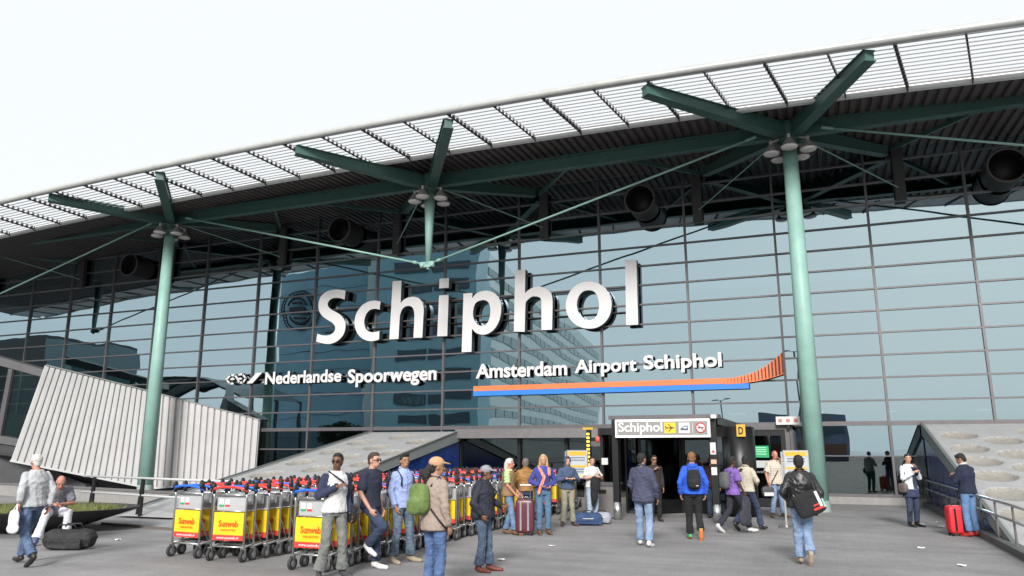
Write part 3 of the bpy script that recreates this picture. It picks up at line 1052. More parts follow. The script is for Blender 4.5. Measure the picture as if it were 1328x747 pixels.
# ------------------------------------------------------------------ white ribbed stair housing on the left
def ribbed():
    root = thing('ribbed_stair_housing', 'tilted white ribbed metal housing left of the green column', 'housing', (-25, 23, 0))
    A_t, A_b = onY_px(58, 474, 21.6), onY_px(14, 597, 21.6)
    Mt, Mb = onY_px(205, 511, 24.75), onY_px(196, 633, 24.75)
    B_t, B_b = onY_px(337, 545, 26.75), onY_px(331, 622, 26.75)
    mw = [mat('rib_white', (0.49, 0.49, 0.485), 0.55, 0.0, 0.07, 1.2), mat('rib_white_shaded', (0.47, 0.455, 0.45), 0.55, 0.0, 0.08, 1.2)]  # second white is darker and pinker: shade of the right face in its colour
    def seg(t0, b0, t1, b1, n, mi):
        nrm = (t1 - t0).cross(b0 - t0).normalized()
        if nrm.y > 0:
            nrm = -nrm
        for i in range(n):
            u, w = i / n, (i + 0.9) / n
            p = [t0.lerp(t1, u), b0.lerp(b1, u), b0.lerp(b1, w), t0.lerp(t1, w)]
            m_ = MB()
            # trapezoid rib: raised face with bevelled flanks
            q = [t0.lerp(t1, u + 0.12 / n), b0.lerp(b1, u + 0.12 / n), b0.lerp(b1, w - 0.1 / n), t0.lerp(t1, w - 0.1 / n)]
            fr = [c + nrm * 0.055 for c in q]
            m_.add([*p, *fr], [(4, 5, 6, 7), (0, 1, 5, 4), (3, 7, 6, 2), (0, 4, 7, 3), (1, 2, 6, 5)])
            wpart('cladding_rib', m_, mw[mi], root)
        m_ = MB()
        for i in range(n):
            u, w = i / n, (i + 1) / n
            m_.prism([t0.lerp(t1, u) - nrm * .01, b0.lerp(b1, u) - nrm * .01, b0.lerp(b1, w) - nrm * .01, t0.lerp(t1, w) - nrm * .01], -nrm * 0.2)
        wpart('back_wall', m_, mat('rib_gap_shade', (0.36, 0.35, 0.35), 0.6), root)  # darker grey stands in for the shadow between the ribs
        return nrm
    n1 = seg(A_t, A_b, Mt, Mb, 21, 0)
    n2 = seg(Mt, Mb, B_t, B_b, 16, 1)
    # roof strip and bottom lip
    for a, b in ((A_t, Mt), (Mt, B_t)):
        wpart('top_flashing', MB().beam(a + Vector((-0.05, 0.12, 0.02)), b + Vector((-0.05, 0.12, 0.02)), 0.4, 0.05), mat('flashing', (0.20, 0.21, 0.2), 0.5), root)
    for a, b in ((A_b, Mb), (Mb, B_b)):
        wpart('bottom_lip', MB().beam(a + n1 * 0.05, b + n1 * 0.05, 0.12, 0.07), mw[0], root)
    # dark base below the overhang
    base = MB()
    base.prism([A_b + Vector((-3, .9, -A_b.z)), A_b + Vector((-3, .9, .3)), A_b + Vector((-.1, .5, .1)), Mb + Vector((-.3, .3, .0)), Vector((Mb.x, Mb.y + .3, 0))], (-0.5, 1.6, 0))
    wpart('dark_base', base, mat('base_dark', (0.06, 0.06, 0.065), 0.7, 0, 0.15, 2), root)
ribbed()

# low dark glazed annex at far left
def annex():
    root = thing('glazed_annex', 'dark glazed annex with sloping grey roof edge at the far left', 'building', (-34, 22.5, 0))
    Y = 23.6
    W = lambda x, y: onY_px(x, y, Y)
    lead = mat('annex_grey', (0.13, 0.125, 0.13), 0.5, 0.2, 0.1, 2)
    def poly(name, pts, m_, d=0.4, dy=0.0):
        wpart(name, MB().prism([W(*p) + Vector((0, dy, 0)) for p in pts], (0, d, 0)), m_, root)
    poly('roof_edge', [(-70, 443), (62, 481), (62, 491), (-70, 455)], lead, 0.5)
    gl = M_GLASS_DOOR
    poly('glass_pane', [(-70, 456), (12, 478), (-8, 582), (-70, 570)], M_GLASS_LOW, 0.03, 0.1)
    poly('glass_pane', [(15, 479), (58, 490), (30, 590), (-5, 583)], M_GLASS_LOW, 0.03, 0.1)
    poly('mullion', [(11, 478), (16, 479), (-3, 583), (-9, 582)], M_FRAME, 0.1)
    poly('sill', [(-70, 552), (45, 573), (45, 582), (-70, 564)], lead, 0.5, -0.06)
    poly('lower_wall', [(-70, 566), (45, 583), (45, 600), (-70, 592)], mat('annex_dark', (0.05, 0.05, 0.055), 0.6, 0, 0.15, 2), 4.0, 0.02)
    poly('lower_band', [(-70, 580), (20, 592), (20, 599), (-70, 588)], lead, 0.3, -0.05)
    poly('base_wall', [(-70, 594), (45, 601), (110, 628), (110, 640), (-70, 644)], mat('annex_base', (0.075, 0.075, 0.08), 0.75, 0, 0.15, 2), 4.0, 0.03)
    # dark hall behind the panes
    wpart('back_wall', MB().span((-50, 26.4, 0), (-34, 26.8, 3.4)), M_DARK, root)
annex()

# ------------------------------------------------------------------ entrance portal with light box
def portal():
    root = thing('entrance_portal', 'black entrance porch on two posts with a lit grey Schiphol sign', 'porch', (-3.5, 19.1, 0))
    ya = 18.98
    for x, y in ((-4.72, ya), (-2.33, ya + 0.1)):
        wpart('post', MB().span((x - 0.075, y - 0.075, 0.42), (x + 0.075, y + 0.075, 2.42)), M_BLACK, root)
        wpart('post_sleeve', MB().cyl((x, y, 0.0), (x, y, 0.42), 0.095, n=16), M_CHROME, root, smooth=True)
    wpart('roof_beam', MB().span((-4.86, ya - 0.12, 2.44), (-2.16, ya + 0.5, 2.53)), M_FRAME, root)
    wpart('porch_roof', MB().span((-4.8, ya + 0.5, 2.30), (-2.25, DF - 0.6, 2.5)), M_BLACK, root)
    wpart('beam_cap', MB().span((-2.33, ya - 0.14, 2.43), (-2.2, ya - 0.12, 2.52)), M_WHITE, root)
    # revolving door drum: curved glazed walls, top ring, central wings
    cx, cy, rr = -3.52, 21.6, 1.55
    wpart('drum_top', MB().cyl((cx, cy, 2.02), (cx, cy, 2.29), rr + 0.05, n=40), M_BLACK, root)
    for s in (-1, 1):
        for k in range(4):
            a0 = R(90 - 90 * s - 46 + 24 * k) if s > 0 else R(180 - 46 + 24 * k)
            a0 = R((-46 if s > 0 else 134) + 24 * k)
            a1 = a0 + R(23)
            pts = [(cx + rr * math.cos(a), cy + rr * math.sin(a)) for a in np.linspace(a0, a1, 4)]
            m_ = MB()
            for (xa, ya_), (xb, yb_) in zip(pts[:-1], pts[1:]):
                m_.add([(xa, ya_, 0.1), (xb, yb_, 0.1), (xb, yb_, 2.02), (xa, ya_, 2.02)], [(0, 1, 2, 3)])
            wpart('curved_pane', m_, M_GLASS_DOOR, root)
            wpart('drum_post', MB().cyl((*pts[0], 0), (*pts[0], 2.02), 0.035, n=8), M_BLACK, root)
    for k in range(3):
        a = R(112 + 120 * k)
        d = Vector((math.cos(a), math.sin(a), 0))
        c = Vector((cx, cy, 0))
        wing = wpart('door_wing', MB().beam(c + d * 0.75 + Vector((0, 0, 0.22)), c + d * 0.751 + Vector((0, 0, 0.22)), 0.01, 0.01), M_BLACK, root)
        for p, q, w_, h_ in ((d * 0.05 + Vector((0, 0, 1.98)), d * 1.48 + Vector((0, 0, 1.98)), .05, .07), (d * 0.05 + Vector((0, 0, 0.2)), d * 1.48 + Vector((0, 0, 0.2)), .05, .34)):
            wpart('wing_rail', MB().beam(c + p, c + q, w_, h_), M_BLACK, root, parent=wing)
        for t in (0.05, 1.48):
            wpart('wing_stile', MB().span(c + d * t + Vector((-0.03, -0.03, 0.03)), c + d * t + Vector((0.03, 0.03, 2.0))), M_BLACK, root, parent=wing)
        wpart('wing_pane', MB().beam(c + d * 0.06 + Vector((0, 0, 1.16)), c + d * 1.46 + Vector((0, 0, 1.16)), 0.012, 1.57), M_GLASS_DOOR, root, parent=wing)
    # porch side walls of dark glass back to the facade
    for x in (-5.1, -1.85):
        link('side_pane', UNIT_DOOR, root, (x + 3.5, 24.2 - 19.1, 1.1), None, (0.03, 4.6, 2.15))
        wpart('side_frame', MB().span((x - 0.05, 21.8, 2.18), (x + 0.05, DF - 0.3, 2.29)), M_BLACK, root)
        wpart('side_frame', MB().span((x - 0.05, 21.85, 0.0), (x + 0.05, 21.95, 2.18)), M_BLACK, root)
    wpart('curved_front', MB().cyl((-1.93, 21.1, 0.05), (-1.93, 21.1, 2.28), 0.42, n=20), M_BLACK, root, smooth=True)
    # letter D plate on it
    Yd = 20.64
    wpart('door_plate', MB().span((-1.92, Yd, 2.02), (-1.70, Yd + 0.05, 2.33)), M_YELLOW, root)
    wall_text('D', root, -1.87, -1.75, 2.08, 2.27, Yd - 0.002, 0.01, [M_SIGNBLACK], name='plate_letter', bold=0.02, one=True)
    # stickers on the right post
    for z0, z1, m_ in ((1.58, 1.86, M_WHITE), (1.36, 1.46, mat('sticker_tan', (0.6, 0.35, 0.25), 0.5)), (1.1, 1.28, M_WHITE)):
        wpart('sticker', MB().span((-2.40, ya + 0.015, z0), (-2.27, ya + 0.024, z1)), m_, root)
    wpart('sticker_mark', MB().prism([(-2.38, ya + 0.012, 1.62), (-2.29, ya + 0.012, 1.62), (-2.335, ya + 0.012, 1.7)], (0, 0.002, 0)), M_RED, root)
    # light box
    s = thing('entrance_sign', 'grey light box reading Schiphol with plane, train and no smoking symbols', 'sign', (-3.5, ya - 0.16, 2.2))
    x0, x1, z0, z1 = -4.67, -2.36, 1.985, 2.425
    y = ya - 0.20
    wpart('sign_case', MB().span((x0, y, z0), (x1, y + 0.16, z1)), mat('sign_lit_white', (0.9, 0.9, 0.9), 0.4, emit=0.1), s)
    wpart('sign_face', MB().span((x0 + 0.05, y - 0.008, z0 + 0.055), (x1 - 0.05, y - 0.001, z1 - 0.055)), mat('sign_lit_grey', (0.25, 0.238, 0.228), 0.5, emit=0.02), s)
    wall_text('Schiphol', s, -4.58, -3.49, 2.055, 2.35, y - 0.009, 0.01, [mat('sign_lit_letter', (0.8, 0.8, 0.78), 0.4, emit=0.08)], bold=0.012)
    yel = mat('sign_lit_yellow', (0.9, 0.5, 0.03), 0.45, emit=0.05)
    wpart('plane_plate', MB().span((-3.44, y - 0.014, 2.085), (-3.17, y - 0.009, 2.335)), yel, s)
    c = Vector((-3.305, y - 0.017, 2.21))
    pl = MB().prism([c + Vector(p) for p in ((-0.115, 0, 0.012), (-0.09, 0, -0.012), (0.09, 0, -0.014), (0.115, 0, 0.0), (0.09, 0, 0.016))], (0, 0.003, 0))
    pl.prism([c + Vector(p) for p in ((0.02, 0, -0.014), (-0.05, 0, -0.09), (-0.025, 0, -0.09), (0.05, 0, -0.014))], (0, 0.003, 0))
    pl.prism([c + Vector(p) for p in ((0.02, 0, 0.014), (-0.05, 0, 0.09), (-0.025, 0, 0.09), (0.05, 0, 0.014))], (0, 0.003, 0))
    pl.prism([c + Vector(p) for p in ((-0.115, 0, 0.05), (-0.10, 0, -0.04), (-0.085, 0, -0.04), (-0.09, 0, 0.05))], (0, 0.003, 0))
    wpart('plane_symbol', pl, M_SIGNBLACK, s)
    wpart('train_plate', MB().span((-3.09, y - 0.014, 2.085), (-2.83, y - 0.009, 2.335)), M_WHITE, s)
    c = Vector((-2.96, y - 0.017, 2.2))
    wpart('train_symbol', MB().prism([c + Vector(p) for p in ((-0.09, 0, -0.05), (0.09, 0, -0.05), (0.09, 0, 0.06), (0.0, 0, 0.06), (-0.06, 0, 0.01), (-0.09, 0, -0.01))], (0, 0.003, 0)), mat('train_ink', (0.08, 0.08, 0.16), 0.5), s)
    wpart('train_symbol', MB().span(c + Vector((-0.02, -0.003, -0.005)), c + Vector((0.07, 0.0, 0.035))), M_WHITE, s)
    wpart('divider', MB().span((-2.765, y - 0.012, 2.09), (-2.755, y - 0.009, 2.33)), M_WHITE, s)
    c = Vector((-2.57, y - 0.02, 2.21))
    wpart('no_smoking_disc', MB().cyl(c + Vector((0, 0.008, 0)), c + Vector((0, 0.011, 0)), 0.125, n=28), M_WHITE, s)
    ring = MB().tube([c + Vector((0.112 * math.cos(t), 0.004, 0.112 * math.sin(t))) for t in np.linspace(0, 2 * math.pi, 29)], 0.013, 6)
    wpart('no_smoking_ring', ring, M_RED, s)
    wpart('cigarette', MB().span(c + Vector((-0.07, 0.0, -0.012)), c + Vector((0.07, 0.006, 0.012))), M_SIGNBLACK, s)
    wpart('no_smoking_bar', MB().beam(c + Vector((-0.08, -0.001, 0.08)), c + Vector((0.08, -0.001, -0.08)), 0.004, 0.014), M_RED, s)
portal()

def side_door():
    # framed door right of the drum, with green notice
    r = thing('side_door', 'black framed glass side door with a green notice right of the drum', 'door', (-0.9, 24.6, 0))
    y = 24.6
    x0, x1 = -2.35, -0.75
    wpart('door_frame', MB().span((x0, y, 2.28), (x1, y + 0.2, 2.46)).span((x0, y, 0), (x0 + 0.13, y + 0.2, 2.28)).span((x1 - 0.13, y, 0), (x1, y + 0.2, 2.28)), M_FRAME, r)
    wpart('door_leaf', MB().span((x0 + 0.14, y + 0.03, 0.02), (x1 - 0.14, y + 0.10, 0.25)).span((x0 + 0.14, y + 0.03, 2.1), (x1 - 0.14, y + 0.10, 2.27)).span((x0 + 0.14, y + 0.03, 0.25), (x0 + 0.26, y + 0.1, 2.1)).span((x1 - 0.26, y + 0.03, 0.25), (x1 - 0.14, y + 0.1, 2.1)), M_BLACK, r)
    wpart('door_pane', MB().span((x0 + 0.26, y + 0.055, 0.25), (x1 - 0.26, y + 0.07, 2.1)), M_GLASS_LOW, r)
    wpart('push_bar', MB().span((x0 + 0.2, y - 0.03, 1.0), (x1 - 0.2, y + 0.0, 1.05)), M_CHROME, r)
    wpart('green_notice', MB().span((-1.83, y + 0.03, 1.45), (-1.38, y + 0.05, 1.80)), M_GREEN, r)
    for z in (1.73, 1.67, 1.61, 1.54):
        wpart('notice_line', MB().span((-1.79, y + 0.024, z), (-1.45, y + 0.03, z + 0.025)), mat('notice_ink', (0.35, 0.75, 0.5), 0.6), r)
    wpart('white_notice', MB().span((-1.95, y + 0.03, 1.15), (-1.3, y + 0.05, 1.36)), mat('frosted', (0.45, 0.5, 0.48), 0.6), r)
    wpart('side_wall', MB().span((-0.74, y + 0.05, 0), (-0.66, DF - 0.2, 2.5)), M_FRAME, r)
    wpart('door_roof', MB().span((x0, y + 0.2, 2.3), (-0.66, DF - 0.2, 2.44)), M_BLACK, r)
    n = thing('gate_number_plate', 'small white number plate over the side door beside the column', 'sign', (-0.8, 24.3, 2.5))
    wpart('plate', MB().span((-1.1, 24.38, 2.42), (-0.42, 24.42, 2.66)), M_WHITE, n)
    ink = mat('plate_ink', (0.45, 0.2, 0.15), 0.6)
    for i in range(3):
        c = (-0.98 + i * 0.22, 24.375, 2.54)
        wpart('plate_symbol', MB().cyl(c, (c[0], 24.38, c[2]), 0.06, n=12), ink, n)
    wpart('plate_post', MB().span((-0.8, 24.42, 2.3), (-0.72, 24.5, 2.5)), M_BLACK, n)
side_door()

def info_stand(label, x, y, rz):
    r = thing('info_stand', label, 'information stand', (x, y, 0), rz, 'information stands by the doors')
    part('post', MB().span((-0.31, -0.02, 0.0), (-0.27, 0.02, 1.65)), M_CHROME, r)
    part('foot', MB().span((-0.45, -0.22, 0.0), (0.2, 0.22, 0.03)), M_FRAME, r)
    b = part('board', MB().span((-0.26, -0.02, 0.98), (0.28, 0.02, 1.68)), M_CHROME, r)
    part('poster', MB().span((-0.235, -0.026, 1.0), (0.255, -0.021, 1.66)), mat('poster_grey', (0.42, 0.44, 0.46), 0.6, 0, 0.1, 6), b)
    for z0, z1, m_ in ((1.55, 1.65, M_YELLOW), (1.26, 1.31, M_YELLOW), (1.02, 1.09, mat('poster_sand', (0.6, 0.5, 0.3), 0.6))):
        part('poster_band', MB().span((-0.22, -0.031, z0), (0.24, -0.027, z1)), m_, b)
    for z in (1.48, 1.42, 1.2, 1.14):
        part('poster_band', MB().span((-0.18, -0.030, z), (0.2, -0.027, z + 0.03)), mat('poster_dark', (0.15, 0.19, 0.24), 0.6), b)
info_stand('yellow topped information stand left of the entrance, behind the hooded man', -5.62, 18.6, 0.1)
info_stand('yellow topped information stand right of the entrance, before the green column', -0.48, 18.5, 0.1)

def bins():
    r = thing('steel_bin', 'brushed steel litter block left of the entrance post', 'litter bin', (-5.2, 19.6, 0))
    st = mat('bin_steel', (0.33, 0.31, 0.30), 0.35, 0.7, 0.1, 3)
    wpart('casing', MB().span((-5.62, 19.2, 0.03), (-4.86, 20.0, 0.80)), st, r)
    wpart('lid', MB().span((-5.66, 19.16, 0.80), (-4.82, 20.04, 0.85)), M_FRAME, r)
    wpart('slot', MB().span((-5.45, 19.15, 0.62), (-5.05, 19.199, 0.7)), M_BLACK, r)
    wpart('plinth', MB().span((-5.58, 19.24, 0.0), (-4.9, 19.96, 0.03)), M_BLACK, r)
    r = thing('signal_post', 'black post with a string of small yellow lamps and a red light', 'signal', (-6.0, 21.0, 0))
    wpart('post', MB().span((-6.05, 20.96, 0), (-5.93, 21.06, 2.3)), M_BLACK, r)
    ly = mat('lamp_yellow', (1.0, 0.6, 0.05), 0.5, emit=1.2)
    for i in range(11):
        wpart('lamp', MB().box((-6.0, 20.95, 2.12 - 0.105 * i), (0.075, 0.03, 0.055)), ly, r)
    wpart('lamp_arm', MB().span((-6.15, 20.94, 2.24), (-5.85, 21.05, 2.3)), M_YELLOW, r)
    wpart('red_light', MB().ell((-5.72, 20.95, 1.98), (0.06, 0.06, 0.07), 12, 8), mat('lamp_red', (0.9, 0.06, 0.04), 0.4, emit=0.8), r)
    wpart('red_arm', MB().span((-5.95, 20.98, 1.78), (-5.66, 21.02, 1.92)), M_FRAME, r)
    wpart('notice', MB().span((-5.62, 20.94, 1.28), (-5.44, 20.96, 1.46)), M_WHITE, r)
bins()

# ------------------------------------------------------------------ left foreground: railing, planter
def left_rail():
    r = thing('tube_railing', 'two bar steel tube railing beside the first trolley row', 'railing', (-15, 14.6, 0))
    a, b = Vector((-18.9, 15.56, 0)), Vector((-10.4, 13.6, 0))
    d = (b - a).normalized()
    for z in (0.98, 0.56):
        wpart('rail', MB().cyl(a + Vector((0, 0, z)), b + Vector((0, 0, z)), 0.03, n=10), mat('rail_paint', (0.6, 0.6, 0.6), 0.35, 0.2), r, smooth=True)
    for t in (0.6, 3.0, 5.6, 8.0):
        p = a + d * t
        wpart('post', MB().beam(p, p + Vector((0, 0, 0.96)), 0.06, 0.08, up=(1, 0, 0)), M_BLACK, r)
        q = p + Vector((-0.25, 0.12, 0))
        wpart('post', MB().beam(q, q + Vector((0.1, 0, 0.94)), 0.04, 0.05, up=(1, 0, 0)), M_BLACK, r)
    k = thing('kerb_edge', 'thin brown steel edge strip on the ground under the railing', 'edging', (-14.5, 14, 0))
    wpart('strip', MB().beam((-15.5, 13.4, 0.02), (-9.8, 12.5, 0.02), 0.08, 0.06), mat('strip_brown', (0.13, 0.11, 0.1), 0.7), k)
    wpart('pale_slab', MB().prism([(-15.2, 13.7, 0.008), (-9.9, 12.7, 0.008), (-10.2, 16.0, 0.008), (-14.4, 16.6, 0.008)], (0, 0, 0.006)), mat('slab_pale', (0.28, 0.29, 0.3), 0.7, 0, 0.1, 2), k)
    # slender dark fence wires in front of the column
    f = thing('low_wall', 'low grey wall edge in front of the white ribbed housing', 'wall', (-24, 19, 0))
    wpart('coping', MB().beam((-33, 21.2, 0.42), (-17, 17.8, 0.42), 0.3, 0.05), M_FRAME_L, f)
    wpart('wall_face', MB().beam((-33, 21.2, 0.2), (-17, 17.8, 0.2), 0.24, 0.4), M_STONE, f)
left_rail()

PLC = Vector((-15.9, 11.9, 0))
def planter():
    r = thing('planter', 'wide dark bowl planter with grass at the far left', 'planter', PLC)
    mb = MB()
    n = 40
    prof = [(0.9, 0.0), (1.0, 0.05), (2.15, 0.43), (2.2, 0.47), (2.1, 0.47), (1.9, 0.36), (0.0, 0.34)]
    v, f = [], []
    for (rad, z) in prof:
        for i in range(n):
            t = 2 * math.pi * i / n
            v.append((rad * 1.0 * math.cos(t), rad * 0.72 * math.sin(t), z))
    for j in range(len(prof) - 1):
        for i in range(n):
            f.append((j * n + i, j * n + (i + 1) % n, (j + 1) * n + (i + 1) % n, (j + 1) * n + i))
    mb.add(v, f)
    rot = Matrix.Rotation(R(25), 4, 'Z')
    mb.v = [tuple(rot @ Vector(p)) for p in mb.v]
    part('bowl', mb, mat('planter_dark', (0.035, 0.032, 0.035), 0.6, 0.1, 0.2, 3), r)
    g = MB()
    for i in range(5200):
        a, q = random.uniform(0, 6.28), 1.85 * math.sqrt(random.random())
        x, y = q * math.cos(a), q * 0.7 * math.sin(a)
        h = random.uniform(0.10, 0.24)
        b = random.uniform(0, 6.28)
        dx, dy = 0.012 * math.cos(b), 0.012 * math.sin(b)
        lx, ly = random.gauss(0, 0.07), random.gauss(0, 0.07)
        g.add([(x - dx, y - dy, 0.33), (x + dx, y + dy, 0.33), (x + lx, y + ly, 0.33 + h)], [(0, 1, 2)])
    g.v = [tuple(rot @ Vector(p)) for p in g.v]
    o = part('grass', g, mat('grass_blades', (0.17, 0.19, 0.06), 0.8, 0, 0.35, 2), r)
    o['kind'] = 'stuff'
planter()

# ------------------------------------------------------------------ luggage trolleys
def trolleys():
    m_al = mat('trolley_steel', (0.52, 0.52, 0.52), 0.3, 0.85, 0.12, 14)
    m_pl = mat('trolley_plate', (0.50, 0.50, 0.51), 0.45, 0.25, 0.1, 9)
    m_tyre = mat('tyre', (0.04, 0.04, 0.042), 0.8, 0, 0.2, 20)
    m_hub = mat('wheel_hub', (0.33, 0.33, 0.34), 0.4, 0.5)
    m_yel = mat('ad_yellow', (0.78, 0.55, 0.02), 0.45, 0, 0.10, 3)
    m_redb = mat('ad_red', (0.72, 0.05, 0.04), 0.45)
    m_orange = mat('ad_orange_ink', (0.60, 0.11, 0.01), 0.5)
    m_tray = mat('trolley_tray', (0.09, 0.09, 0.09), 0.6, 0.3, 0.2, 10)
    m_hr, m_hb = mat('handle_red', (0.62, 0.05, 0.04), 0.35), mat('handle_blue', (0.02, 0.13, 0.62), 0.35)
    m_gr = mat('grip_black', (0.015, 0.015, 0.015), 0.6)
    w = 0.30
    fr = MB()
    for s in (-1, 1):
        fr.tube([(s * w, 0.0, 0.17), (s * w, 0.0, 0.95), (s * w, -0.02, 1.04)], 0.016, 8)
        fr.tube([(s * w, 0.0, 0.22), (s * 0.24, 0.5, 0.25), (s * 0.16, 0.92, 0.22)], 0.018, 8)
        fr.tube([(s * w, 0.0, 0.6), (s * 0.27, 0.2, 0.27)], 0.011, 6)
    fr.cyl((-w, 0, 0.22), (w, 0, 0.22), 0.014, n=8)
    fr.cyl((-w, 0, 1.0), (w, 0, 1.0), 0.014, n=8)
    fr.cyl((-w, 0, 0.755), (w, 0, 0.755), 0.009, n=6)
    fr.cyl((-0.16, 0.92, 0.22), (0.16, 0.92, 0.22), 0.018, n=8)
    fr.cyl((-0.25, 0.4, 0.245), (0.25, 0.4, 0.245), 0.012, n=6)
    root = thing('luggage_trolley', 'x', 'luggage trolley')
    P_frame = part('frame', fr, m_al, root, True)
    bk = MB().box((0, 0.05, 0.87), (0.54, 0.012, 0.24)).box((0, 0.13, 0.76), (0.52, 0.16, 0.012))
    bk.tube([(-0.28, 0.02, 1.0), (-0.27, 0.22, 1.0), (0.27, 0.22, 1.0), (0.28, 0.02, 1.0)], 0.008, 6)
    bk.box((0, 0.22, 0.92), (0.53, 0.008, 0.15))
    part('basket', bk, m_pl, root)
    st = part('sticker', MB().box((-0.19, 0.041, 0.89), (0.085, 0.004, 0.09)), M_WHITE, root)
    part('sticker_strip', MB().box((-0.19, 0.0385, 0.835), (0.085, 0.004, 0.03)), M_GREEN, st)
    st = part('sticker', MB().box((-0.08, 0.041, 0.89), (0.085, 0.004, 0.09)), M_WHITE, root)
    part('sticker_strip', MB().box((-0.08, 0.0385, 0.835), (0.085, 0.004, 0.03)), m_redb, st)
    ad = part('ad_panel', MB().box((0, 0.0, 0.525), (0.55, 0.016, 0.42)), m_yel, root)
    part('ad_red_band', MB().box((0, -0.011, 0.355), (0.55, 0.005, 0.08)), m_redb, ad)
    def ink(body, x0, x1, z0, z1, m_, bold):
        me = text_mesh(body, 1.0, bold, 2)
        c = arr(me)
        lo, hi = c.min(0), c.max(0)
        u = (c - lo) / (hi - lo)
        put(me, np.stack([x0 + u[:, 0] * (x1 - x0), -0.012 - u[:, 2] * 0.003 - 0.002 * (z0 < 0.45), z0 + u[:, 1] * (z1 - z0)], 1))
        me.materials.clear()
        me.materials.append(m_)
        return link('ad_lettering', me, ad)
    ink('Sunweb', -0.18, 0.18, 0.515, 0.615, m_orange, 0.03)
    ink('VAKANTIES', -0.14, 0.14, 0.455, 0.485, m_orange, 0.0)
    ink('www.sunweb.nl', -0.2, 0.2, 0.335, 0.375, M_WHITE, 0.015)
    tray = MB()
    for i in range(5):
        x = -0.2 + 0.1 * i
        tray.beam((x, 0.05, 0.265), (x * 0.65, 0.9, 0.245), 0.02, 0.012)
    part('tray_bars', tray, m_tray, root)
    hd = MB().tube([(-w - 0.02, -0.02, 1.05), (-w + 0.03, -0.05, 1.10), (-0.1, -0.07, 1.125), (0.1, -0.07, 1.125), (w - 0.03, -0.05, 1.10), (w + 0.02, -0.02, 1.05)], 0.021, 8)
    handle = part('handle', hd, m_hr, root, True)
    for s in (-1, 1):
        g = MB().ell((s * w, -0.03, 1.13), (0.032, 0.05, 0.062), 10, 7).cap2((s * w, -0.02, 1.03), (s * w, -0.03, 1.1), 0.024, 0.026, 8)
        part('grip', g, m_gr, root, True)
    wm = MB().cyl((-0.022, 0, 0), (0.022, 0, 0), 0.088, n=18)
    wm = wm.mesh('wheel', m_tyre)
    hm = MB().cyl((-0.026, 0, 0), (0.026, 0, 0), 0.05, n=12).cyl((-0.03, 0, 0), (0.03, 0, 0), 0.02, n=8).mesh('rim', m_hub)
    fk = MB()
    for s in (-1, 1):
        fk.box((s * 0.034, 0, 0.052), (0.006, 0.04, 0.12))
    fk.box((0, 0, 0.112), (0.075, 0.05, 0.014))
    fkm = fk.mesh('fork', m_al)
    for x, y in ((-w, 0.0), (w, 0.0), (-0.15, 0.86), (0.15, 0.86)):
        k = link('wheel', wm, root, (x, y, 0.088))
        link('rim', hm, k)
        link('fork', fkm, k)
    ORD = 'first second third fourth fifth sixth seventh eighth ninth tenth eleventh twelfth'.split()
    rows = [('left', -9.62, 9.95, 43, 'leftmost'), ('middle', -8.68, 9.82, 44, 'middle'), ('right', -6.9, 9.55, 46, 'right')]
    hr = handle.data
    hb = handle.data.copy()
    hb.materials.clear()
    hb.materials.append(m_hb)
    gb = None
    for q, (nm, x, y, n, word) in enumerate(rows):
        for i in range(n):
            o = root if (q == 0 and i == 0) else copy_tree(root)
            o.location = (x + random.gauss(0, 0.03), y + i * 0.27 + random.gauss(0, 0.02), 0)
            o.rotation_euler = (0, 0, random.gauss(0, 0.035))
            blue = (i == 0 and q != 1) or random.random() < 0.2 or (q == 1 and i == 1)
            for ch in o.children:
                if ch.name.startswith('handle'):
                    ch.data = hb if blue else hr
            g = 'luggage trolleys in the %s row' % word
            if i == 0:
                lab = {'left': 'front luggage trolley of the leftmost row, yellow sign and blue handle, next to the railing',
                       'middle': 'front luggage trolley of the middle row, yellow sign and red handle',
                       'right': 'front luggage trolley of the right row, yellow sign, beside the man in the raglan shirt'}[nm]
            elif i < 12:
                lab = '%s luggage trolley from the front of the %s row' % (ORD[i], word)
            else:
                lab = 'luggage trolley nested further back in the %s row, behind its first twelve' % word
            tag(o, lab, 'luggage trolley', g)
trolleys()

# ------------------------------------------------------------------ people
RTV = Vector((math.cos(YAW), math.sin(YAW), 0))
FWV = Vector((-math.sin(YAW), math.cos(YAW), 0))
def onground(x, y):
    c, s, cp, sp = math.cos(YAW), math.sin(YAW), math.cos(PITCH), math.sin(PITCH)
    fw = Vector((-s * cp, c * cp, sp))
    rt = Vector((c, s, 0))
    up = rt.cross(fw)
    d = fw + rt * ((x - 664) / F_PX) + up * ((373.5 - y) / F_PX)
    return Vector((0, 0, CAM_H)) + d * (-CAM_H / d.z)
def height_at(p, y):
    """height of a point above ground spot p that is seen at photo row y"""
    lo, hi = 0.2, 3.0
    c, s, cp, sp = math.cos(YAW), math.sin(YAW), math.cos(PITCH), math.sin(PITCH)
    fw = Vector((-s * cp, c * cp, sp))
    up = Vector((c, s, 0)).cross(fw)
    for _ in range(40):
        m = (lo + hi) / 2
        q = Vector((p.x, p.y, m - CAM_H))
        yy = 373.5 - F_PX * q.dot(up) / q.dot(fw)
        if yy > y:
            lo = m
        else:
            hi = m
    return lo
SKINS = {'pale': (0.50, 0.27, 0.19), 'tan': (0.33, 0.17, 0.10), 'brown': (0.17, 0.075, 0.04), 'dark': (0.08, 0.035, 0.02), 'ruddy': (0.48, 0.21, 0.15)}
def skin_mat(k):
    return mat('skin_' + k, SKINS[k], 0.55, 0, 0.08, 14)
def cloth(name, col, var=0.3, rough=0.9, scale=6, bump=0.6):
    if sum(col) > 0.75:
        var *= 0.3      # pale fabrics show no mottling
    return mat('cloth_' + name, col, rough, 0, var, scale, bump, 26)
